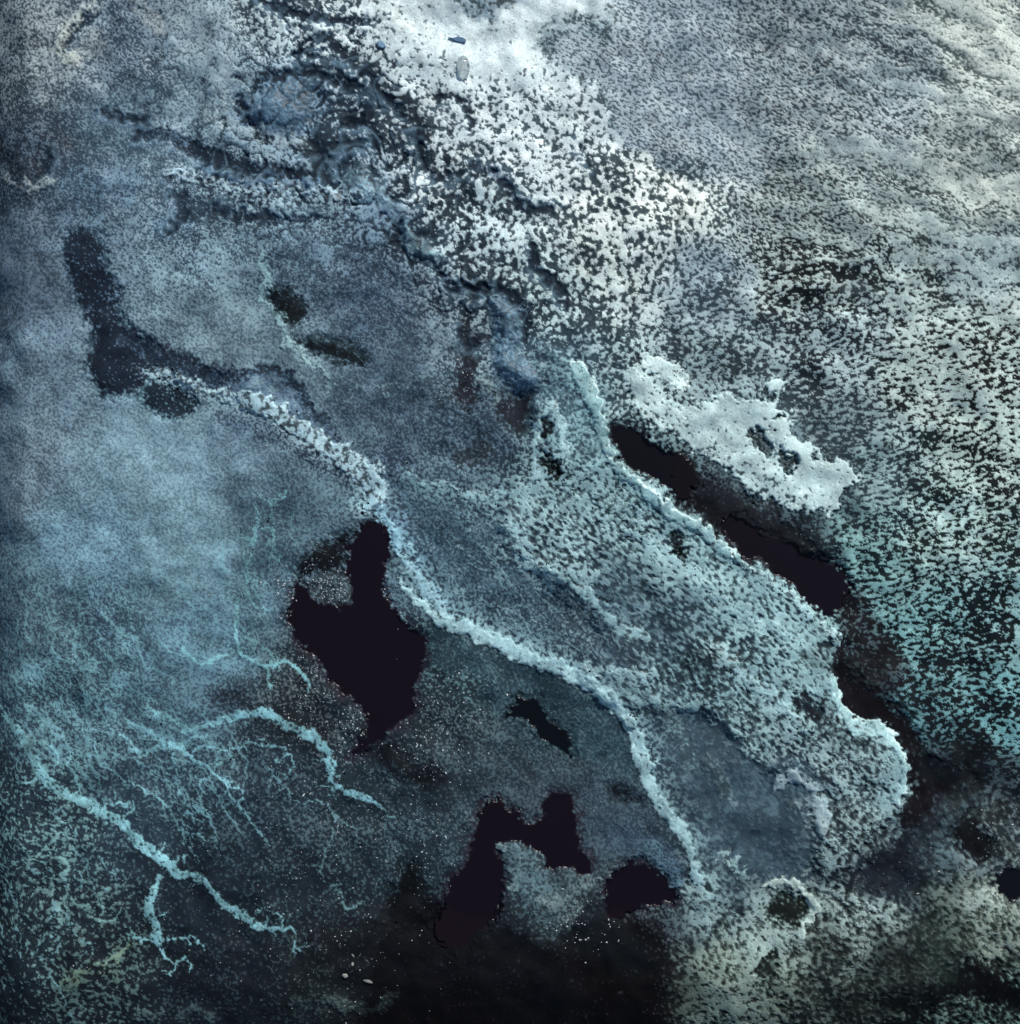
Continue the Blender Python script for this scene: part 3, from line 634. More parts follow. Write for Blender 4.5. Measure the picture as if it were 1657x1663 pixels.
ridge([(898,664),(912,690),(914,735),(918,772)], [5, 5, 5, 4], 'thin pale arm right of the two plateau holes', (154, 186, 194), h=.05, cover=.9, rough=False)
ridge(C2([(195,870),(230,845),(275,880),(310,920),(340,950)]), [2, 4, 7, 7, 4], 'short pale crust ridge beside the end of the lower ridge', (138, 164, 168), h=.05, cover=.92)
ridge(C2([(0,120),(60,125),(130,120)]), [4, 5, 4], 'small straight ridge right of the ridge junction', (128, 158, 164), h=.05, cover=.93, rough=False)

ridge(C2([(470,560),(490,505),(530,470),(580,465),(640,510),(680,580),(700,660),(690,720)]), [2, 6, 9, 9, 9, 9, 8, 4],
    'soft pale curled loop in the smooth hollow of the lower plateau', (146, 166, 174), h=.12, cover=.97, rough=False, gr=.2)
Q0 = lambda p: [(747 + x * .4315, 650 + y * .4315) for x, y in p]
for pts_, w_, l_, c_, cv_ in (
    (Q0([(600,490),(700,530),(775,560),(830,612),(905,632)]), [3, 6, 6, 4, 3], 'bright lip curving under the oval hole on the plateau', (158, 190, 196), .9),
    (Q0([(430,368),(520,385),(600,405),(690,470)]), [4, 7, 7, 4], 'flaky crest below the two plateau holes', (146, 176, 182), .8),
    (Q0([(880,650),(980,760),(1080,825),(1180,865),(1260,905)]), [4, 8, 9, 8, 4], 'flaky crest running beside the broken rim', (148, 180, 186), .78),
    (Q0([(930,900),(1010,985),(1100,1065),(1200,1135),(1290,1230)]), [4, 8, 9, 8, 4], 'flaky crest along the upper edge of the smooth hollow', (148, 178, 184), .78),
    (Q0([(470,1005),(560,1020),(640,1020),(725,1035)]), [4, 7, 7, 4], 'short flaky crest just right of the long smooth ridge', (142, 172, 180), .85),
    (Q0([(650,1085),(740,1120),(810,1150)]), [3, 5, 4], 'thin smooth crest leading to the small straight ridge', (126, 156, 164), .93),
    (Q0([(160,440),(230,520),(260,600),(330,640)]), [4, 6, 5, 4], 'flaky crest at the left edge of the plateau crust', (144, 174, 182), .8)):
    ridge(pts_, w_, l_, c_, h=.05, cover=cv_, gr=.75, fray=1, fr=8.0)
# ---- branching veins
rnd = random.Random(5)
def twigs(pts, n, L, w0=1.5):
    out = []
    P = spline(pts, False, 6)
    for _ in range(n):
        k = rnd.randrange(2, len(P) - 2)
        a = math.atan2(*(P[k + 1] - P[k - 1])[::-1]) + rnd.choice((-1, 1)) * math.radians(rnd.uniform(35, 80))
        p = [tuple(P[k])]; l = rnd.uniform(.4, 1) * L
        for s in range(4):
            a += rnd.uniform(-.6, .6); p.append((p[-1][0] + math.cos(a) * l / 4, p[-1][1] + math.sin(a) * l / 4))
        out.append((p, [w0, w0 * .8, w0 * .5, .35]))
    return out
def vein(parts, label, c, h=.035, cover=.9, ntw=0, L=30, tear=.0):
    global cov, z, grain
    d = np.full(U.shape, FAR, np.float32)
    allp = list(parts)
    for p, w in parts:
        if ntw:
            allp += twigs(p, max(1, int(ntw * len(p) / 10)), L)
    for p, w in allp:
        d = np.minimum(d, line(p, np.maximum(np.asarray(w), .9), m=20, soft=True))
    jag = d + .55 * n_jag + 1.3 * w2u * sst(-.5, -4, d) + (tear * np.maximum(n_mid, 0) + 1.2 * n_fine) * sst(-1.5, -4, d) + .35 * n_fine
    g = sst(1.0, -1.0, jag)
    cov = cov * (1 - g) + g * cover
    mix3(pal, c, g); mix3(bed, [x * .45 for x in c], g * .6); grain = grain * (1 - g) + .45 * g
    np.multiply(pal, (1 + .13 * g * f_mid)[..., None], out=pal)
    z = z + .16 * h * sst(3, -5, d)
    claim(jag < .3, 'branching_vein', label, 'vein', 'vein')
TEAL = (124, 172, 182)
def ws(*a): return [x * .155 for x in a]
vein([(A2([(-60,120),(20,200),(90,250),(150,330),(200,430),(280,530),(400,590),(500,650),(580,690),(650,770),(740,840),(810,900),(850,945),(940,950),(1010,1000),(1080,1090),(1180,1150),(1250,1190),(1330,1195),(1410,1195),(1420,1260),(1415,1320)]),
       ws(30, 38, 42, 48, 54, 52, 52, 55, 55, 56, 62, 62, 46, 34, 40, 42, 42, 38, 24, 14, 9, 6)),
      (A2([(765,935),(740,1010),(710,1070),(715,1130),(745,1190),(750,1270),(780,1340),(830,1380)]), ws(18, 34, 42, 50, 54, 40, 25, 10)),
      (A2([(760,1270),(830,1250),(930,1245),(955,1272)]), ws(14, 14, 10, 6)), (A2([(830,1380),(880,1350),(912,1355)]), ws(9, 9, 6)),
      (A2([(830,1380),(822,1430),(780,1432)]), ws(9, 11, 7)), (A2([(750,1280),(690,1262),(600,1240)]), ws(16, 10, 14)),
      (A2([(480,620),(540,600),(600,605),(640,580)]), ws(16, 18, 14, 6)), (A2([(560,680),(620,640),(640,600)]), ws(20, 16, 8)),
      (A2([(830,880),(870,858),(890,850)]), ws(9, 8, 5)), (A2([(1215,1160),(1245,1110),(1290,1090)]), ws(8, 7, 4)),
      (A2([(1350,1190),(1370,1150),(1355,1110)]), ws(9, 7, 4)),
      (A2([(380,570),(370,480),(340,410),(350,370)]), ws(18, 18, 14, 10)), (A2([(130,310),(210,300),(270,330),(290,400)]), ws(24, 20, 16, 8)),
      (A2([(220,470),(160,490),(80,495)]), ws(18, 14, 8))],
     'thickest teal vein, forking near the bottom left', TEAL, ntw=5, L=26, tear=2.2, cover=.86)
vein([(A2([(700,120),(770,170),(830,190),(890,235),(960,225),(1050,205),(1130,180),(1220,165),(1290,160),(1340,200),(1420,240),(1500,280),(1560,330),(1590,390),(1590,470),(1600,500),(1657,540),(1690,555),(1760,575),(1820,605),(1860,665)]),
       ws(12, 20, 25, 30, 30, 35, 38, 42, 46, 48, 54, 56, 52, 44, 34, 28, 28, 34, 28, 16, 8)),
      (A2([(590,260),(620,310),(680,360),(760,330),(850,315),(920,380),(1000,420),(1080,480),(1130,570),(1180,640),(1230,710),(1305,795)]), ws(16, 22, 28, 28, 30, 22, 14, 14, 14, 14, 12, 8)),
      (A2([(600,190),(660,230),(720,250),(790,310)]), ws(12, 14, 22, 24)), (A2([(890,240),(880,280),(850,315)]), ws(16, 12, 14)),
      (A2([(860,310),(930,285),(1000,270)]), ws(16, 12, 8)),
      (A2([(930,360),(960,325),(1000,315),(1090,345),(1160,325),(1200,290),(1260,322),(1340,315),(1380,350),(1412,420),(1360,480)]), ws(9, 9, 9, 10, 10, 8, 9, 10, 8, 8, 5)),
      (A2([(1110,500),(1150,520),(1175,560),(1150,590),(1120,590)]), ws(8, 8, 8, 8, 8)), (A2([(1200,650),(1210,600)]), ws(7, 4)),
      (A2([(820,340),(850,440),(860,540),(890,570),(890,620),(930,660),(985,690)]), ws(8, 8, 8, 9, 9, 9, 5)),
      (A2([(940,410),(950,450),(980,540),(940,590),(970,640),(1015,655)]), ws(8, 9, 10, 9, 8, 5)),
      (A2([(960,405),(1050,400),(1130,380)]), ws(8, 7, 4)), (A2([(1590,500),(1600,560),(1610,600)]), ws(12, 8, 5))],
     'teal vein arching over the lower left ground with many side threads', (118, 166, 178), ntw=6, L=26, tear=2.0, cover=.85)
vein([(A2([(455,290),(470,380),(540,440),(590,495),(660,500),(700,550),(750,570),(820,630),(850,710),(900,745),(970,750),(985,800)]), ws(9, 11, 12, 12, 12, 12, 12, 15, 14, 11, 9, 6)),
      (A2([(470,375),(400,370),(340,360)]), ws(10, 10, 10)), (A2([(880,745),(878,800)]), ws(8, 5))],
     'thin crooked teal vein between the two thick veins', (110, 155, 166), ntw=6, L=18)
vein([(A1([(1140,1250),(1140,1330),(1130,1400),(1150,1490),(1200,1540),(1270,1570),(1320,1565),(1370,1550),(1430,1590),(1480,1650),(1475,1710)]), ws(12, 14, 16, 18, 26, 28, 20, 16, 22, 12, 7)),
      (A1([(880,1490),(960,1560),(1060,1530),(1120,1510)]), ws(12, 12, 14, 14)),
      (A1([(1170,1430),(1250,1470),(1300,1520),(1312,1565)]), ws(10, 10, 12, 14)), (A1([(1270,1570),(1290,1640),(1300,1680)]), ws(16, 12, 6)),
      (A1([(1195,1060),(1180,1150),(1190,1220),(1230,1290),(1305,1302)]), ws(8, 10, 14, 10, 7)), (A1([(1190,1160),(1290,1180)]), ws(6, 4)),
      (A1([(1130,960),(1200,970),(1240,950),(1190,1060)]), ws(6, 9, 8, 6)), (A1([(1160,900),(1165,940),(1230,970)]), ws(8, 8, 7)),
      (A1([(1230,860),(1260,910),(1320,920),(1315,990),(1340,1040),(1335,1085)]), ws(7, 8, 10, 10, 8, 5)),
      (A1([(1240,740),(1310,790),(1400,735)]), ws(6, 8, 5)), (A1([(1310,790),(1320,900)]), ws(6, 5))],
     'teal vein climbing beside the left bank of the largest pool', (116, 166, 174), ntw=4, L=18)
vein([(A2([(1610,620),(1600,720),(1570,820),(1540,900),(1490,900),(1450,880)]), ws(8, 8, 8, 8, 7, 5)),
      (A2([(1540,900),(1550,960),(1610,1000),(1657,1080),(1690,1105),(1760,1060)]), ws(9, 10, 10, 12, 12, 6))],
     'thin dim thread hanging below the arching vein', (96, 130, 138), ntw=4, L=14)
vein([(A2([(325,725),(250,780),(190,840),(130,880)]), ws(10, 14, 18, 20)), (A2([(200,860),(300,870),(330,910),(290,950),(320,1010),(280,1090),(290,1200)]), ws(16, 14, 14, 30, 14, 12, 7)),
      (A2([(240,960),(250,1050)]), ws(22, 10))],
     'broken teal blotches at the left edge under the thickest vein', (120, 158, 160), ntw=9, L=22, tear=1)
vein([(A2([(360,1090),(420,1100),(450,1160),(540,1165),(570,1125)]), ws(22, 22, 14, 12, 6)), (A2([(480,1140),(500,1080),(480,1060)]), ws(12, 10, 5))],
     'small teal squiggle left of the fork of the thickest vein', (120, 158, 160), ntw=8, L=16)
vein([(A2([(610,1290),(560,1340),(500,1368),(460,1370)]), ws(14, 28, 12, 6)), (A2([(430,1400),(370,1410),(360,1460),(300,1500)]), ws(9, 16, 12, 7)), (A2([(380,1470),(340,1440),(290,1460)]), ws(9, 9, 7))],
     'dim greenish squiggle near the bottom left edge', (112, 136, 122), ntw=9, L=18)
vein([(A2([(180,640),(200,690),(270,700),(290,680)]), ws(9, 9, 11, 5)), (A2([(90,680),(60,720),(110,760)]), ws(12, 9, 9))],
     'faint teal flecks at the left edge beside the thickest vein', (112, 148, 152), ntw=8, L=18)

# a web of hair-thin veinlets around and above the thick veins
d = np.full(U.shape, FAR, np.float32)
for (u0, v0, ru, rv, cnt, a0, L) in ((60, 1010, 60, 60, 16, 62, 170), (160, 1060, 70, 60, 20, 55, 170), (130, 1180, 90, 50, 18, 45, 150), (260, 1200, 70, 40, 14, 55, 130), (330, 1250, 60, 40, 10, 60, 110),
                                     (400, 860, 40, 50, 10, 80, 110), (60, 1320, 50, 50, 12, 50, 110), (80, 1450, 60, 60, 14, 60, 90), (170, 1130, 60, 60, 10, 40, 160), (250, 950, 60, 60, 6, 70, 110)):
    for _ in range(cnt):
        a = math.radians(a0 + rnd.gauss(0, 18)); p = [(rnd.gauss(u0, ru), rnd.gauss(v0, rv))]; l = L * rnd.uniform(.5, 1.1); k = 9
        for s_ in range(k):
            a += rnd.gauss(0, .42); a += (math.radians(a0) - a) * .25
            p.append((p[-1][0] + math.cos(a) * l / k, p[-1][1] + math.sin(a) * l / k))
        w_ = rnd.uniform(.7, 1.5)
        d = np.minimum(d, line(p, [w_ * .6, w_, w_, w_ * .8, .4], m=12, soft=True, n=2))
        if rnd.random() < .8:
            for q_ in twigs(p, 2, 34, .8):
                d = np.minimum(d, line(q_[0], q_[1], m=10, soft=True, n=2))
jag = d + .45 * n_jag + .5 * n_fine
g = sst(.9, -.7, jag) * (owner == 0) * .85
mix3(pal, (112, 156, 168), g); cov = cov + (.97 - cov) * g; z = z + .006 * g
wm = (jag < .1) & (owner == 0)
claim(wm, 'veinlet_web', 'web of hair thin teal veinlets over the lower left ground', 'veinlets', 'vein', kind='stuff')

# ------------------------------------------------------------------ folds, flow lines and ripples of the surface
rf = np.clip(gauss(600, 220, 110) + gauss(470, 170, 80) + .9 * gauss(800, 500, 80) + .8 * gauss(420, 290, 90) + .9 * gauss(740, 360, 90) + .7 * gauss(520, 40, 70) + .5 * gauss(250, 100, 90), 0, 1) * (1 - .6 * sst(2, -2, d_white) * sst(650, 760, U))
lo = np.exp(-((n_fold + .12 * n_mid) / .2) ** 2) * rf
li = np.exp(-((n_fold - .55) / .28) ** 2) * rf
mix3(bed, (28, 42, 56), .9 * lo); mix3(pal, (70, 92, 110), .5 * lo); cov = cov - .5 * lo; z = z - .03 * blur(lo, 1.8)
mix3(bed, (96, 124, 146), .5 * li); z = z + .02 * blur(li, 4)
pf = np.clip(plateau * sst(640, 760, V) + .8 * gauss(800, 900, 120) + .7 * gauss(1000, 1000, 120), 0, 1)
lo = np.exp(-((n_flow + .15 * n_mid) / .22) ** 2) * pf
li = np.exp(-((n_flow - .6 + .2 * n_mid) / .25) ** 2) * pf
l2 = np.exp(-((n_flow2 + .25 * n_mid) / .12) ** 2) * pf
mix3(bed, (44, 62, 74), .6 * lo); cov = cov - .3 * lo + .24 * li + .18 * l2; z = z + .016 * blur(li - lo, 5) * (~water)
mix3(pal, (150, 180, 188), .5 * li + .3 * l2)
uu = U - 1090
slope = 0.10 + 0.55 * np.exp(-np.maximum(V, 0) / 240.0)
ph = (V - slope * uu + 9 * w3v + 3 * w1v) / 46.0
rip = np.sin(2 * math.pi * ph + .8 * f_big) * sst(60, 300, uu) * sst(620, 420, V) * sst(10, -10, d_right)
rip2 = np.sin(2 * math.pi * ph * 2.3 + 2.0 * f_big + 1) * sst(60, 300, uu) * sst(760, 500, V) * sst(10, -10, d_right)
rip3 = np.sin(2 * math.pi * ph * 4.3 + 3.0 * f_big) * sst(20, 200, uu) * sst(700, 450, V) * sst(10, -10, d_right)
cov = cov + .16 * rip + .14 * rip2 + .11 * rip3; z = z + .003 * rip + .001 * rip2
mix3(bed, pal.copy(), .14 * np.maximum(rip, 0))

# ------------------------------------------------------------------ crust pattern
right = sst(10, -10, d_right) * sst(300, 620, V)
lowr = sst(1050, 1200, V) * sst(1050, 1150, U)
def scale(g):
    a = np.clip(1 - 2 * g, 0, 1); c = np.clip(2 * g - 1, 0, 1); b = 1 - a - c
    return a, b, c
ga, gb, gc = scale(np.clip(grain, 0, 1))
n = (ga * n_fine + gb * n_lacef + gc * n_lace) / np.sqrt(ga ** 2 + gb ** 2 + gc ** 2)
fil = np.clip(gauss(180, 200, 190) + .9 * gauss(420, 420, 150) + .8 * gauss(120, 1080, 150) + .8 * gauss(380, 950, 120) + .7 * gauss(600, 600, 130) + .6 * gauss(330, 60, 120) + .5 * gauss(860, 660, 90), 0, 1) * sst(.75, .45, grain)
n = n * (1 - fil) + n_fil * fil
n = n / np.sqrt((1 - fil) ** 2 + fil ** 2)
ur = sst(10, -10, d_right) * sst(560, 330, V)
n = n * (1 - ur) + n_str3 * ur
lb1, lb2 = band(30.0, .55, -10, 2.0), band(21.0, .5, -8, 1.8)
n_rl = norm(np.maximum(np.exp(-np.abs(lb1 + .3 * n_mid) / .4), .9 * np.exp(-np.abs(lb2 + .3 * n_mid) / .4)))
n_rw = norm(.62 * band(15.5, .42, -10, 1.7) + .5 * n_rl + .3 * n_str + .14 * n_fine)
n = n * (1 - right) + n_rw * right
cov = cov + .0 * right
soft = soft * (1 - .35 * right)
pw_ = np.clip(plateau * sst(760, 860, V), 0, 1) * (1 - right)
n = n * (1 - pw_) + n_wflow * pw_
lowr2 = np.clip(lowr * (1 - right) * .9, 0, 1)
n = n * (1 - lowr2) + (.25 * n_str2 + .62 * n_wflow + .5 * n_lace) * lowr2
crk = np.exp(-((n_crk + .25 * n_fine) / .13) ** 2) * np.clip(grain * 1.3 - .2, 0, 1) * sst(.95, .75, cov)
wl = sst(4, -4, d_white) * sst(.97, .82, cov)
n = n - wl * (.8 * np.exp(-((b3 + .25 * n_fine) / .14) ** 2) + .5 * np.exp(-((b2 + .3 * n_mid) / .10) ** 2)) + .08 * wl
pw = (1 - .75 * sst(.75, .95, cov)) * (1 - .9 * ur) * (1 - .7 * np.clip(1.2 * gauss(230, 830, 150), 0, 1))
n = n + 0.12 * n_jag + (0.40 * f_pat + 0.25 * f_mid) * pw - 0.85 * crk * (1 - right) * (1 - lowr2) - 1.1 * lowr2 * np.clip(grain * 1.6 - .4, 0, 1) * np.exp(-((n_crk2 + .3 * n_fine) / .16) ** 2)
n = n / 1.12
# network of fine threads
net = 0.9 * gauss(120, 1080, 110) + .8 * gauss(390, 860, 60) + .5 * gauss(60, 1450, 80) + .7 * gauss(420, 430, 60) + .6 * gauss(250, 1180, 90) + .4 * gauss(160, 300, 80) + .5 * gauss(650, 640, 80)
thr = np.maximum(sst(.24, .05, np.abs(n_net + .35 * n_mid)), .7 * sst(.2, .04, np.abs(n_net2 + .3 * n_fine)))
# inverse normal quantile of the cover
cc = np.clip(cov, .015, .985)
t_ = np.sqrt(-2 * np.log(np.minimum(cc, 1 - cc)))
qn = t_ - (2.30753 + .27061 * t_) / (1 + .99229 * t_ + .04481 * t_ * t_)
tq = np.where(cc < .5, qn, -qn)
m = sst(-soft, soft, n - tq)
m = np.maximum(m, np.clip(net, 0, 1) * thr * .85)
m[water] = 0
for (d, wet, c, depth, shore, kind) in POOLS:
    if kind == 'water':
        mix3(bed, c, sst(1.5, -2.0, d))
core = (n - tq) > 0.22

tone = 1 + 0.10 * f_mid + 0.10 * n_jag * .6 + 0.08 * n_fine
tri = np.clip(plateau + lowr * (1 - right) + sst(6, -6, d_white) * sst(60, 300, V) + .5 * gauss(600, 250, 200) + .6 * gauss(860, 950, 160), 0, 1) * np.clip(grain * 2.2 - .2, 0, 1) * (1 - .75 * right)
x_ = n - tq
pit = sst(-.75, -1.25, x_) * (~water)                  # holes through the thin crust to the dark bed
mid = bed + (pal - bed) * ((.30 - .24 * sst(4, -4, d_white)) * tri * (1 - pit))[..., None]
rgb = mid + (pal - mid) * m[..., None]
rgb = rgb * np.clip(tone, .55, 1.5)[..., None]
rgb[water] = bed[water]
for (d, wet, c, depth, shore, kind) in POOLS:
    if kind == 'water':
        k = sst(0.5, -2.5, d); z = z * (1 - k) + float(np.median(z[d < -2.5])) * k
thick = thick * (1 - .6 * right) * (1 - .75 * ur) * (1 - .65 * fil) * (1 - .55 * sst(4, -4, d_white)) * .75
hgt = z + thick * (m - .8 * tri * pit) + (0.0006 * n_jag + .002 * f_mid) * (~water)
# roll-off shaped to darken the left and bottom edges
hgt -= 0.0010 * np.clip(46 - U, 0, 140) ** 1.45
hgt -= 0.0006 * np.clip(V - 1595, 0, 170) ** 1.4
lum = rgb @ np.array([.25, .6, .15], np.float32)
rgb = rgb * np.minimum(np.clip(lum, .002, 1) / .30, 1.0)[..., None] ** .15
rgb = rgb + (lum[..., None] ** 1.05 - rgb) * .03
rgb = rgb * np.array([.94, 1.0, .965], np.float32)
rgb = np.clip(rgb, .0015, .9)

# ------------------------------------------------------------------ materials
def mat(name, rough=.55, spec=.5, bump=.12, scale=55.0, var=.25):
    mt = bpy.data.materials.new(name); mt.use_nodes = True
    nt = mt.node_tree; N = nt.nodes; L = nt.links; p = N['Principled BSDF']
    at = N.new('ShaderNodeAttribute'); at.attribute_name = 'surface_colour'
    tc = N.new('ShaderNodeTexCoord')
    nz = N.new('ShaderNodeTexNoise'); nz.inputs['Scale'].default_value = scale; nz.inputs['Detail'].default_value = 4; nz.inputs['Roughness'].default_value = .65
    L.new(tc.outputs['Object'], nz.inputs['Vector'])
    mr = N.new('ShaderNodeMapRange'); mr.inputs[1].default_value = .3; mr.inputs[2].default_value = .7
    mr.inputs[3].default_value = 1 - var; mr.inputs[4].default_value = 1 + var
    L.new(nz.outputs['Fac'], mr.inputs[0])
    mu = N.new('ShaderNodeVectorMath'); mu.operation = 'SCALE'
    L.new(at.outputs['Color'], mu.inputs[0]); L.new(mr.outputs[0], mu.inputs['Scale'])
    L.new(mu.outputs[0], p.inputs['Base Color'])
    if bump:
        bp = N.new('ShaderNodeBump'); bp.inputs['Strength'].default_value = bump; bp.inputs['Distance'].default_value = .01
        L.new(nz.outputs['Fac'], bp.inputs['Height']); L.new(bp.outputs[0], p.inputs['Normal'])
    p.inputs['Roughness'].default_value = rough
    p.inputs['Specular IOR Level'].default_value = spec
    return mt
M = {'crust': mat('pale_crust', .5, .28), 'vein': mat('teal_vein', .7, .2, .15), 'ground': mat('slate_ground', .75, .15),
     'mud': mat('dark_mud', .8, .1), 'water': mat('black_water', .28, .25, .0, 40, .08)}
def solid(name, c, rough=.5, spec=.5, trans=0.0, bump=.3, scale=30):
    mt = bpy.data.materials.new(name); mt.use_nodes = True
    nt = mt.node_tree; p = nt.nodes['Principled BSDF']
    nz = nt.nodes.new('ShaderNodeTexNoise'); nz.inputs['Scale'].default_value = scale; nz.inputs['Detail'].default_value = 3
    rp = nt.nodes.new('ShaderNodeValToRGB')
    rp.color_ramp.elements[0].color = (*[x * .75 for x in c], 1); rp.color_ramp.elements[1].color = (*[min(1, x * 1.15) for x in c], 1)
    nt.links.new(nz.outputs['Fac'], rp.inputs[0]); nt.links.new(rp.outputs[0], p.inputs['Base Color'])
    p.inputs['Roughness'].default_value = rough; p.inputs['Specular IOR Level'].default_value = spec
    p.inputs['Transmission Weight'].default_value = trans
    return mt

# ------------------------------------------------------------------ meshes out of the grid
X = ((U - W0 / 2) / 100).astype(np.float32); Y = ((H0 / 2 - V) / 100).astype(np.float32)
CO = np.stack([X, Y, hgt.astype(np.float32)], -1).reshape(-1, 3)
RGBA = np.concatenate([rgb.reshape(-1, 3), np.ones((NU * NV, 1), np.float32)], 1).astype(np.float32)
gx, gy = NU - 1, NV - 1
I = (np.arange(gy)[:, None] * NU + np.arange(gx)[None, :]).astype(np.int32)
QUAD = np.stack([I, I + NU, I + NU + 1, I + 1], -1).reshape(-1, 4)

def grid_mesh(name, cells, material):
    qd = QUAD[cells]
    vid, inv = np.unique(qd.ravel(), return_inverse=True)
    me = bpy.data.meshes.new(name)
    me.vertices.add(len(vid)); me.vertices.foreach_set('co', CO[vid].ravel())
    nf = len(qd)
    me.loops.add(nf * 4); me.loops.foreach_set('vertex_index', inv.astype(np.int32).ravel())
    me.polygons.add(nf); me.polygons.foreach_set('loop_start', np.arange(0, nf * 4, 4, dtype=np.int32))
    me.polygons.foreach_set('use_smooth', np.ones(nf, bool))
    a = me.color_attributes.new('surface_colour', 'FLOAT_COLOR', 'POINT'); a.data.foreach_set('color', RGBA[vid].ravel())
    me.update(calc_edges=True)
    me.materials.append(material)
    o = bpy.data.objects.new(name, me); col.objects.link(o)
    return o

def tag(o, label=None, cat=None, group=None, kind=None):
    if label: o['label'] = label
    if cat: o['category'] = cat
    if group: o['group'] = group
    if kind: o['kind'] = kind
    return o

cell_owner = owner[:-1, :-1].copy()
cell_core = core[:-1, :-1] & core[1:, 1:]
cell_m = (m[:-1, :-1] > .5)

def components(mask):
    """4-connected components by label propagation with pointer jumping"""
    full = mask; jj, ii = np.where(mask)
    j0, j1, i0, i1 = jj.min(), jj.max() + 1, ii.min(), ii.max() + 1; mask = full[j0:j1, i0:i1]
    lab = np.where(mask, np.arange(mask.size, dtype=np.int32).reshape(mask.shape), -1)
    BIG = np.int32(2 ** 30)
    cur = np.where(mask, lab, BIG)
    for it in range(200):
        nb = cur.copy()
        nb[1:] = np.minimum(nb[1:], cur[:-1]); nb[:-1] = np.minimum(nb[:-1], cur[1:])
        nb[:, 1:] = np.minimum(nb[:, 1:], cur[:, :-1]); nb[:, :-1] = np.minimum(nb[:, :-1], cur[:, 1:])
        nb[~mask] = BIG
        flat = nb.ravel()
        ok = flat < BIG
        for _ in range(3):
            flat[ok] = np.minimum(flat[ok], flat[flat[ok]])
        if np.array_equal(nb, cur):
            break
        cur = nb
    out = np.full(full.shape, BIG, np.int32); out[j0:j1, i0:i1] = cur
    return out

inframe = (U[:-1, :-1] > 2) & (U[:-1, :-1] < W0 - 2) & (V[:-1, :-1] > 2) & (V[:-1, :-1] < H0 - 2)
flat_owner = cell_owner.ravel()
order = np.argsort(flat_owner, kind='stable')
ids, starts = np.unique(flat_owner[order], return_index=True)
ends = list(starts[1:]) + [len(order)]
CELLS = {int(i): order[s:e] for i, s, e in zip(ids, starts, ends)}
FLAKY = {f_white: 300, f_mid_: 300, f_low: 250, f_low2: 60, f_cor: 30, f_right: 300, f_left: 120}
for i, rec in OWN.items():
    cells = CELLS.get(i)
    if cells is None or len(cells) < 12:
        print('skipped', rec['label']); continue
    if i not in FLAKY:
        sel = np.zeros(gx * gy, bool); sel[cells] = True
        lf = components(sel.reshape(gy, gx)).ravel()[cells]
        u_, inv_, cnt = np.unique(lf, return_inverse=True, return_counts=True)
        big = int(np.argmax(cnt))
        if len(u_) == 1 or rec['kind'] == 'stuff':
            o = grid_mesh(rec['name'], cells, M[rec['mat']])
        else:                                               # broken bits lie beside the main body
            frag = [k for k in range(len(u_)) if k != big and cnt[k] >= 5]
            main = inv_ == big
            o = grid_mesh(rec['name'], cells[main], M[rec['mat']])
            for k in frag:
                c = grid_mesh('fragment', cells[inv_ == k], M[rec['mat']]); c.parent = o
        tag(o, rec['label'], rec['cat'], rec['group'], rec['kind'])
        continue
    sel = np.zeros(gx * gy, bool); sel[cells] = True; sel = sel.reshape(gy, gx)
    fl = sel & cell_core
    lab = components(fl)
    for _ in range(2):                                      # let each flake grow to its own edge
        nb = lab.copy()
        for sl_a, sl_b in (((slice(1, None), slice(None)), (slice(None, -1), slice(None))), ((slice(None, -1), slice(None)), (slice(1, None), slice(None))),
                           ((slice(None), slice(1, None)), (slice(None), slice(None, -1))), ((slice(None), slice(None, -1)), (slice(None), slice(1, None)))):
            a = nb[sl_a]; b = lab[sl_b]; ok = (a >= 2 ** 30) & (b < 2 ** 30) & (sel & cell_m)[sl_a]
            a[ok] = b[ok]
        lab = nb
    lf = lab.ravel()
    good = np.where((lf < 2 ** 30))[0]
    vis = inframe.ravel()[good]
    u_, inv_, cnt = np.unique(lf[good], return_inverse=True, return_counts=True)
    cnt_vis = np.bincount(inv_, weights=vis, minlength=len(u_))
    pick = np.argsort(-cnt_vis)[:FLAKY[i]]
    pick = pick[cnt_vis[pick] >= 14]
    rank = np.full(len(u_), -1); rank[pick] = np.arange(len(pick))
    r = rank[inv_]
    isfl = np.zeros(gx * gy, bool); isfl[good[r >= 0]] = True
    rest = (sel & cell_m).ravel() & ~isfl
    bedc = sel.ravel() & ~isfl & ~rest
    root = grid_mesh(rec['name'], np.where(bedc)[0], M['ground'])
    tag(root, rec['label'], rec['cat'], rec['group'], rec['kind'])
    if rest.sum() > 10:
        c = grid_mesh('small_flakes', np.where(rest)[0], M['crust']); c.parent = root; c['kind'] = 'stuff'
    so = np.argsort(r, kind='stable'); rs = r[so]; gs = good[so]
    b0 = np.searchsorted(rs, np.arange(len(pick)), 'left'); b1 = np.searchsorted(rs, np.arange(len(pick)), 'right')
    for k in range(len(pick)):
        c = grid_mesh('crust_flake', gs[b0[k]:b1[k]], M['crust']); c.parent = root
g0 = grid_mesh('ground', CELLS[0], M['ground'])
tag(g0, 'slate blue frosted ground spreading between pools, veins and crusts', kind='structure')

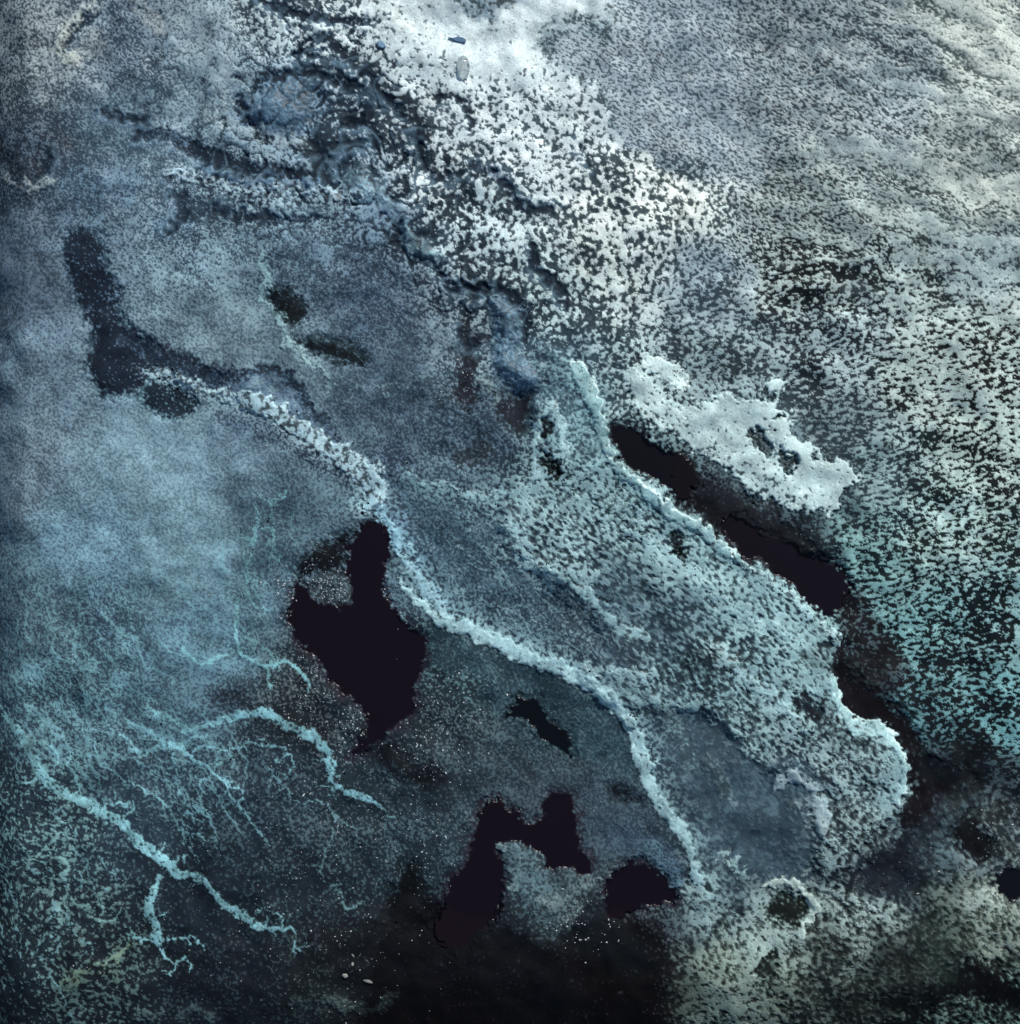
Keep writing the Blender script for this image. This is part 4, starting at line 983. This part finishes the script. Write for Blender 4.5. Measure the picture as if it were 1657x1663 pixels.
# land beyond the surveyed frame, also lying under it
ax = np.concatenate([np.linspace(-60, -9.17, 90), np.linspace(-9.05, 9.05, 30), np.linspace(9.17, 60, 90)]); NA = len(ax); ga_, gb_ = np.meshgrid(ax, ax)
r2 = np.random.default_rng(3)
hz = np.zeros((NA, NA)); cz = np.zeros((NA, NA))
for k in range(26):
    a = r2.uniform(0, 2 * math.pi); f = r2.uniform(.15, 1.6); ph = r2.uniform(0, 6.28)
    s = np.sin((ga_ * math.cos(a) + gb_ * math.sin(a)) * f + ph); hz += s * .05 / f ** .5; cz += np.sin((ga_ * math.sin(a) - gb_ * math.cos(a)) * f + 2 * ph)
inside = (np.abs(ga_) < 9.1) & (np.abs(gb_) < 9.1)
hz = hz * .3 - .10; hz[inside] = -3.0
me = bpy.data.meshes.new('outlying_ground')
idx = (np.arange(NA - 1)[:, None] * NA + np.arange(NA - 1)[None, :])
me.from_pydata(np.stack([ga_, gb_, hz], -1).reshape(-1, 3).tolist(), [], np.stack([idx, idx + 1, idx + NA + 1, idx + NA], -1).reshape(-1, 4).tolist())
a = me.color_attributes.new('surface_colour', 'FLOAT_COLOR', 'POINT')
tt = (1 / (1 + np.exp(-cz * .5)))[..., None]
cl = lin((60, 78, 92)) * (1 - tt) + lin((140, 160, 168)) * tt
a.data.foreach_set('color', np.concatenate([cl, np.ones((NA, NA, 1))], -1).astype(np.float32).ravel())
far = solid('far_crust', (.2, .25, .28), .8, .1, scale=14)
fr_ = far.node_tree.nodes['Color Ramp'].color_ramp if 'Color Ramp' in far.node_tree.nodes else [n_ for n_ in far.node_tree.nodes if n_.type == 'VALTORGB'][0].color_ramp
fr_.elements[0].position = .44; fr_.elements[1].position = .56
fr_.elements[0].color = (.03, .05, .065, 1); fr_.elements[1].color = (.30, .37, .40, 1)
fn_ = [n_ for n_ in far.node_tree.nodes if n_.type == 'TEX_NOISE'][0]
fn_.inputs['Detail'].default_value = 6; fn_.inputs['Roughness'].default_value = .7
ft_ = far.node_tree.nodes.new('ShaderNodeTexCoord'); far.node_tree.links.new(ft_.outputs['Object'], fn_.inputs['Vector']); fn_.inputs['Scale'].default_value = 3.0
me.materials.append(far)
og = bpy.data.objects.new('outlying_ground', me); col.objects.link(og)
tag(og, 'frosted ground stretching beyond the frame', kind='structure')

# ------------------------------------------------------------------ stones and droplets
def ground_z(u, v):
    i = int(round((u + MARG) / STEP)); j = int(round((v + MARG) / STEP))
    return float(hgt[min(max(j, 0), NV - 1), min(max(i, 0), NU - 1)])
def at(u, v, dz=0.0):
    return ((u - W0 / 2) / 100, (H0 / 2 - v) / 100, ground_z(u, v) + dz)
import bmesh
def rock_mesh(name, seed, sub=3):
    rr = random.Random(seed)
    bm = bmesh.new(); bmesh.ops.create_icosphere(bm, subdivisions=sub, radius=1)
    dirs = [(Vector((rr.gauss(0, 1), rr.gauss(0, 1), rr.gauss(0, 1))).normalized(), rr.uniform(.3, .7)) for _ in range(14)]
    for vtx in bm.verts:                                    # facets cut off a ball
        p = vtx.co.copy()
        for d, k in dirs:
            s = p.dot(d)
            if s > k: p -= d * (s - k)
        vtx.co = Vector((p.x * rr.uniform(.97, 1.03), p.y * .8, p.z * .55))
    me = bpy.data.meshes.new(name); bm.to_mesh(me); bm.free()
    return me
m_peb = solid('white_pebble', (.46, .51, .52), .5, .3)
m_peb2 = solid('buff_pebble', (.26, .28, .25), .6, .3)
rocks = [rock_mesh('pebble', s) for s in range(5)]
for r in rocks: r.materials.append(m_peb)
rocks2 = [rock_mesh('pebble', 20 + s) for s in range(3)]
for r in rocks2: r.materials.append(m_peb2)
def pebble(u, v, size, label, group, k=None, buff=False):
    me_ = rnd.choice(rocks2 if buff else rocks)
    o = bpy.data.objects.new('pebble', me_); col.objects.link(o)
    s = size / 200.0
    o.location = at(u, v, s * .25); o.rotation_euler = (rnd.uniform(-.3, .3), rnd.uniform(-.3, .3), rnd.uniform(0, 6.28))
    o.scale = (s * rnd.uniform(.9, 1.25), s * rnd.uniform(.7, 1.0), s)
    tag(o, label, 'pebble', group)
for u, v, s in [(452,943,6),(460,951,7),(474,972,6),(468,968,5),(445,942,4),(480,976,5)]:
    pebble(u, v, s, 'white pebble at the left shore of the largest pool', 'pebbles on the left shore')
for u, v, s, l in [(493,1291,7,'larger left pebble of the pair inside the arching vein'),(504,1289,6,'smaller right pebble of the pair inside the arching vein'),
                   (496,1130,5,'white pebble just above the crown of the arching vein'),(487,1143,5,'white pebble touching the crown of the arching vein from above')]:
    pebble(u, v, s, l, 'pebbles beside the arching vein')
for x, y, s in [(810,77,6),(680,150,5),(520,270,5),(375,325,7),(515,452,7),(575,398,6),(500,345,6),(470,315,5),(630,440,5),(295,235,4),(585,180,5),(640,182,4),(462,228,4),(470,606,5),(1030,442,4),(515,760,7),(400,830,6),(415,800,4),(370,130,5),(600,70,5)]:
    (u, v), = B2([(x, y)]); pebble(u, v, s, 'white pebble scattered on dark ground right of the largest pool', 'pebbles right of the largest pool')
for x, y, s, l in [(1258,916,5,'left one of the two upper pebbles below the winding channel'),(1425,916,5,'right one of the two upper pebbles below the winding channel'),(1160,1028,6,'lowest white pebble below the end of the winding channel')]:
    (u, v), = C2([(x, y)]); pebble(u, v, s, l, 'pebbles by the winding channel')
for x, y, s, l in [(138,1455,15,'largest buff pebble at the bottom, right of a smaller one'), (35,1425,12,'buff pebble at the bottom, left of the largest buff one'), (70,1360,9,'small buff pebble above the two larger buff ones'), (70,1322,7,'tiny buff pebble, uppermost of the buff four at the bottom')]:
    (u, v), = B2([(x, y)]); pebble(u, v, s, l, 'buff pebbles', buff=True)
for u, v, s, l in [(493,803,5,'white pebble on blue ground between jagged ridge and largest pool'),(434,724,5,'white pebble on blue ground just below the jagged ridge'),
                   (340,966,5,'white pebble low on the blue ground, left of the climbing vein'),(178,712,5,'white pebble farthest left on the smooth blue ground')]:
    pebble(u, v, s, l, 'pebbles on the blue ground')

# fine grains nobody could count
def grains(clusters, name, label):
    bm_v, bm_f = [], []
    base = [(0, 0, 1), (1, 0, 0), (0, 1, 0), (-1, 0, 0), (0, -1, 0)]
    fc = [(0, 1, 2), (0, 2, 3), (0, 3, 4), (0, 4, 1)]
    for (u, v, ru, rv, cnt, smin, smax) in clusters:
        for _ in range(int(cnt * .6)):
            a, b = rnd.gauss(u, ru), rnd.gauss(v, rv)
            if not (-60 < a < W0 + 60 and -60 < b < H0 + 60): continue
            j, i = int((b + MARG) / STEP), int((a + MARG) / STEP)
            if water[j, i] and rnd.random() < .93: continue
            s = rnd.uniform(smin, smax) * rnd.uniform(.6, 1) / 200
            x, y, zz = at(a, b, -s * .1); r = rnd.uniform(0, 6.28); k = len(bm_v)
            ex = rnd.uniform(.6, 1.5)
            for p in base:
                px, py = p[0] * s * ex * rnd.uniform(.7, 1.2), p[1] * s * rnd.uniform(.7, 1.2)
                bm_v.append((x + px * math.cos(r) - py * math.sin(r), y + px * math.sin(r) + py * math.cos(r), zz + p[2] * s * .7))
            bm_f += [tuple(k + q_ for q_ in f) for f in fc]
    me_ = bpy.data.meshes.new(name); me_.from_pydata(bm_v, [], bm_f); me_.materials.append(m_peb)
    o = bpy.data.objects.new(name, me_); col.objects.link(o)
    tag(o, label, 'grains', kind='stuff')
grains([(470,960,18,25,60,1.5,4.5),(500,1080,20,35,90,1.5,3.5),(490,1160,22,35,110,1.5,3.5),(560,1170,30,40,100,1.5,4),(570,1190,14,24,60,2,5),
        (710,1160,35,40,150,1.5,4),(720,1220,40,40,120,1.5,4),(600,1310,60,60,160,1.5,3.2),(690,1370,40,40,90,1.5,3.5),(800,1280,120,70,120,1.2,2.6),
        (520,950,24,14,110,1.5,4),(548,960,14,16,120,1.5,4.5),(500,900,20,20,60,1.5,3),(630,970,8,24,80,1.5,4),(655,1010,16,14,60,1.5,3.5),(480,1330,50,90,200,1.4,3),
        (420,1480,120,80,140,1.4,3.2),(560,1560,60,70,90,1.5,4),(930,1480,40,30,70,1.5,5),(960,1510,24,14,40,2,5),(1610,1380,35,50,70,1.5,4.5),(1500,1400,70,40,70,1.2,2.6),
        (250,1280,140,90,140,1.4,3),(300,1480,140,90,120,1.4,3.2),(650,1480,60,60,80,1.5,2.6),(780,790,60,70,90,1.5,3.2),(730,600,25,50,80,1.5,3.5),
        (850,1050,90,60,80,1.2,2.6),(1330,900,50,40,60,1.2,2.6)],
       'white_grains', 'fine white grains strewn over the dark ground')

# clear droplet and blue flecks in the white crust
def dome(name, u, v, a, b, h, rot, material, seg=40, ring=10):
    vv, ff = [], []
    for r in range(ring + 1):
        t = r / ring * math.pi / 2
        for s in range(seg):
            p = s / seg * 2 * math.pi; k = math.cos(t) * (1 + .05 * math.sin(2 * p + 1) + .03 * math.sin(3 * p))
            vv.append((a * k * math.cos(p), b * k * math.sin(p), h * math.sin(t) ** .8 - .01))
    for r in range(ring):
        for s in range(seg):
            ff.append((r * seg + s, r * seg + (s + 1) % seg, (r + 1) * seg + (s + 1) % seg, (r + 1) * seg + s))
    me_ = bpy.data.meshes.new(name); me_.from_pydata(vv, [], ff); me_.materials.append(material)
    me_.polygons.foreach_set('use_smooth', [True] * len(ff))
    o = bpy.data.objects.new(name, me_); col.objects.link(o)
    o.location = at(u, v, .01); o.rotation_euler = (0, 0, rot)
    return o
m_drop = solid('clear_ice', (.9, .95, .96), .05, .6, trans=.9)
tag(dome('droplet', 753, 110, .10, .19, .10, .12, m_drop), 'clear oval droplet on the white crust near the top', 'droplet')
m_blue = solid('blue_fleck', (.08, .17, .29), .5, .4)
m_blue2 = solid('pale_blue_fleck', (.17, .30, .42), .5, .4)
def fleck(u, v, pts, label, material):
    bm = bmesh.new()
    top = [bm.verts.new((x / 100, -y / 100, .022)) for x, y in pts]; bot = [bm.verts.new((x / 92, -y / 92, -.01)) for x, y in pts]
    bm.faces.new(top[::-1])
    for k in range(len(pts)):
        bm.faces.new((top[k], top[(k + 1) % len(pts)], bot[(k + 1) % len(pts)], bot[k]))
    bmesh.ops.recalc_face_normals(bm, faces=bm.faces[:])
    me_ = bpy.data.meshes.new('blue_fleck'); bm.to_mesh(me_); bm.free(); me_.materials.append(material)
    o = bpy.data.objects.new('blue_fleck', me_); col.objects.link(o); o.location = at(u, v, .012)
    tag(o, label, 'fleck', 'blue flecks')
fleck(743, 65, [(-14,-3),(-6,-2),(0,-4),(8,-3),(13,0),(12,5),(4,4),(-2,3),(-7,0)], 'deep blue fleck just above the clear droplet', m_blue)
fleck(620, 76, [(-6,-4),(0,-5),(6,-1),(8,4),(2,6),(-3,3)], 'paler blue fleck left of the droplet', m_blue2)
print('objects', len(bpy.data.objects), 'grid', NU, NV)
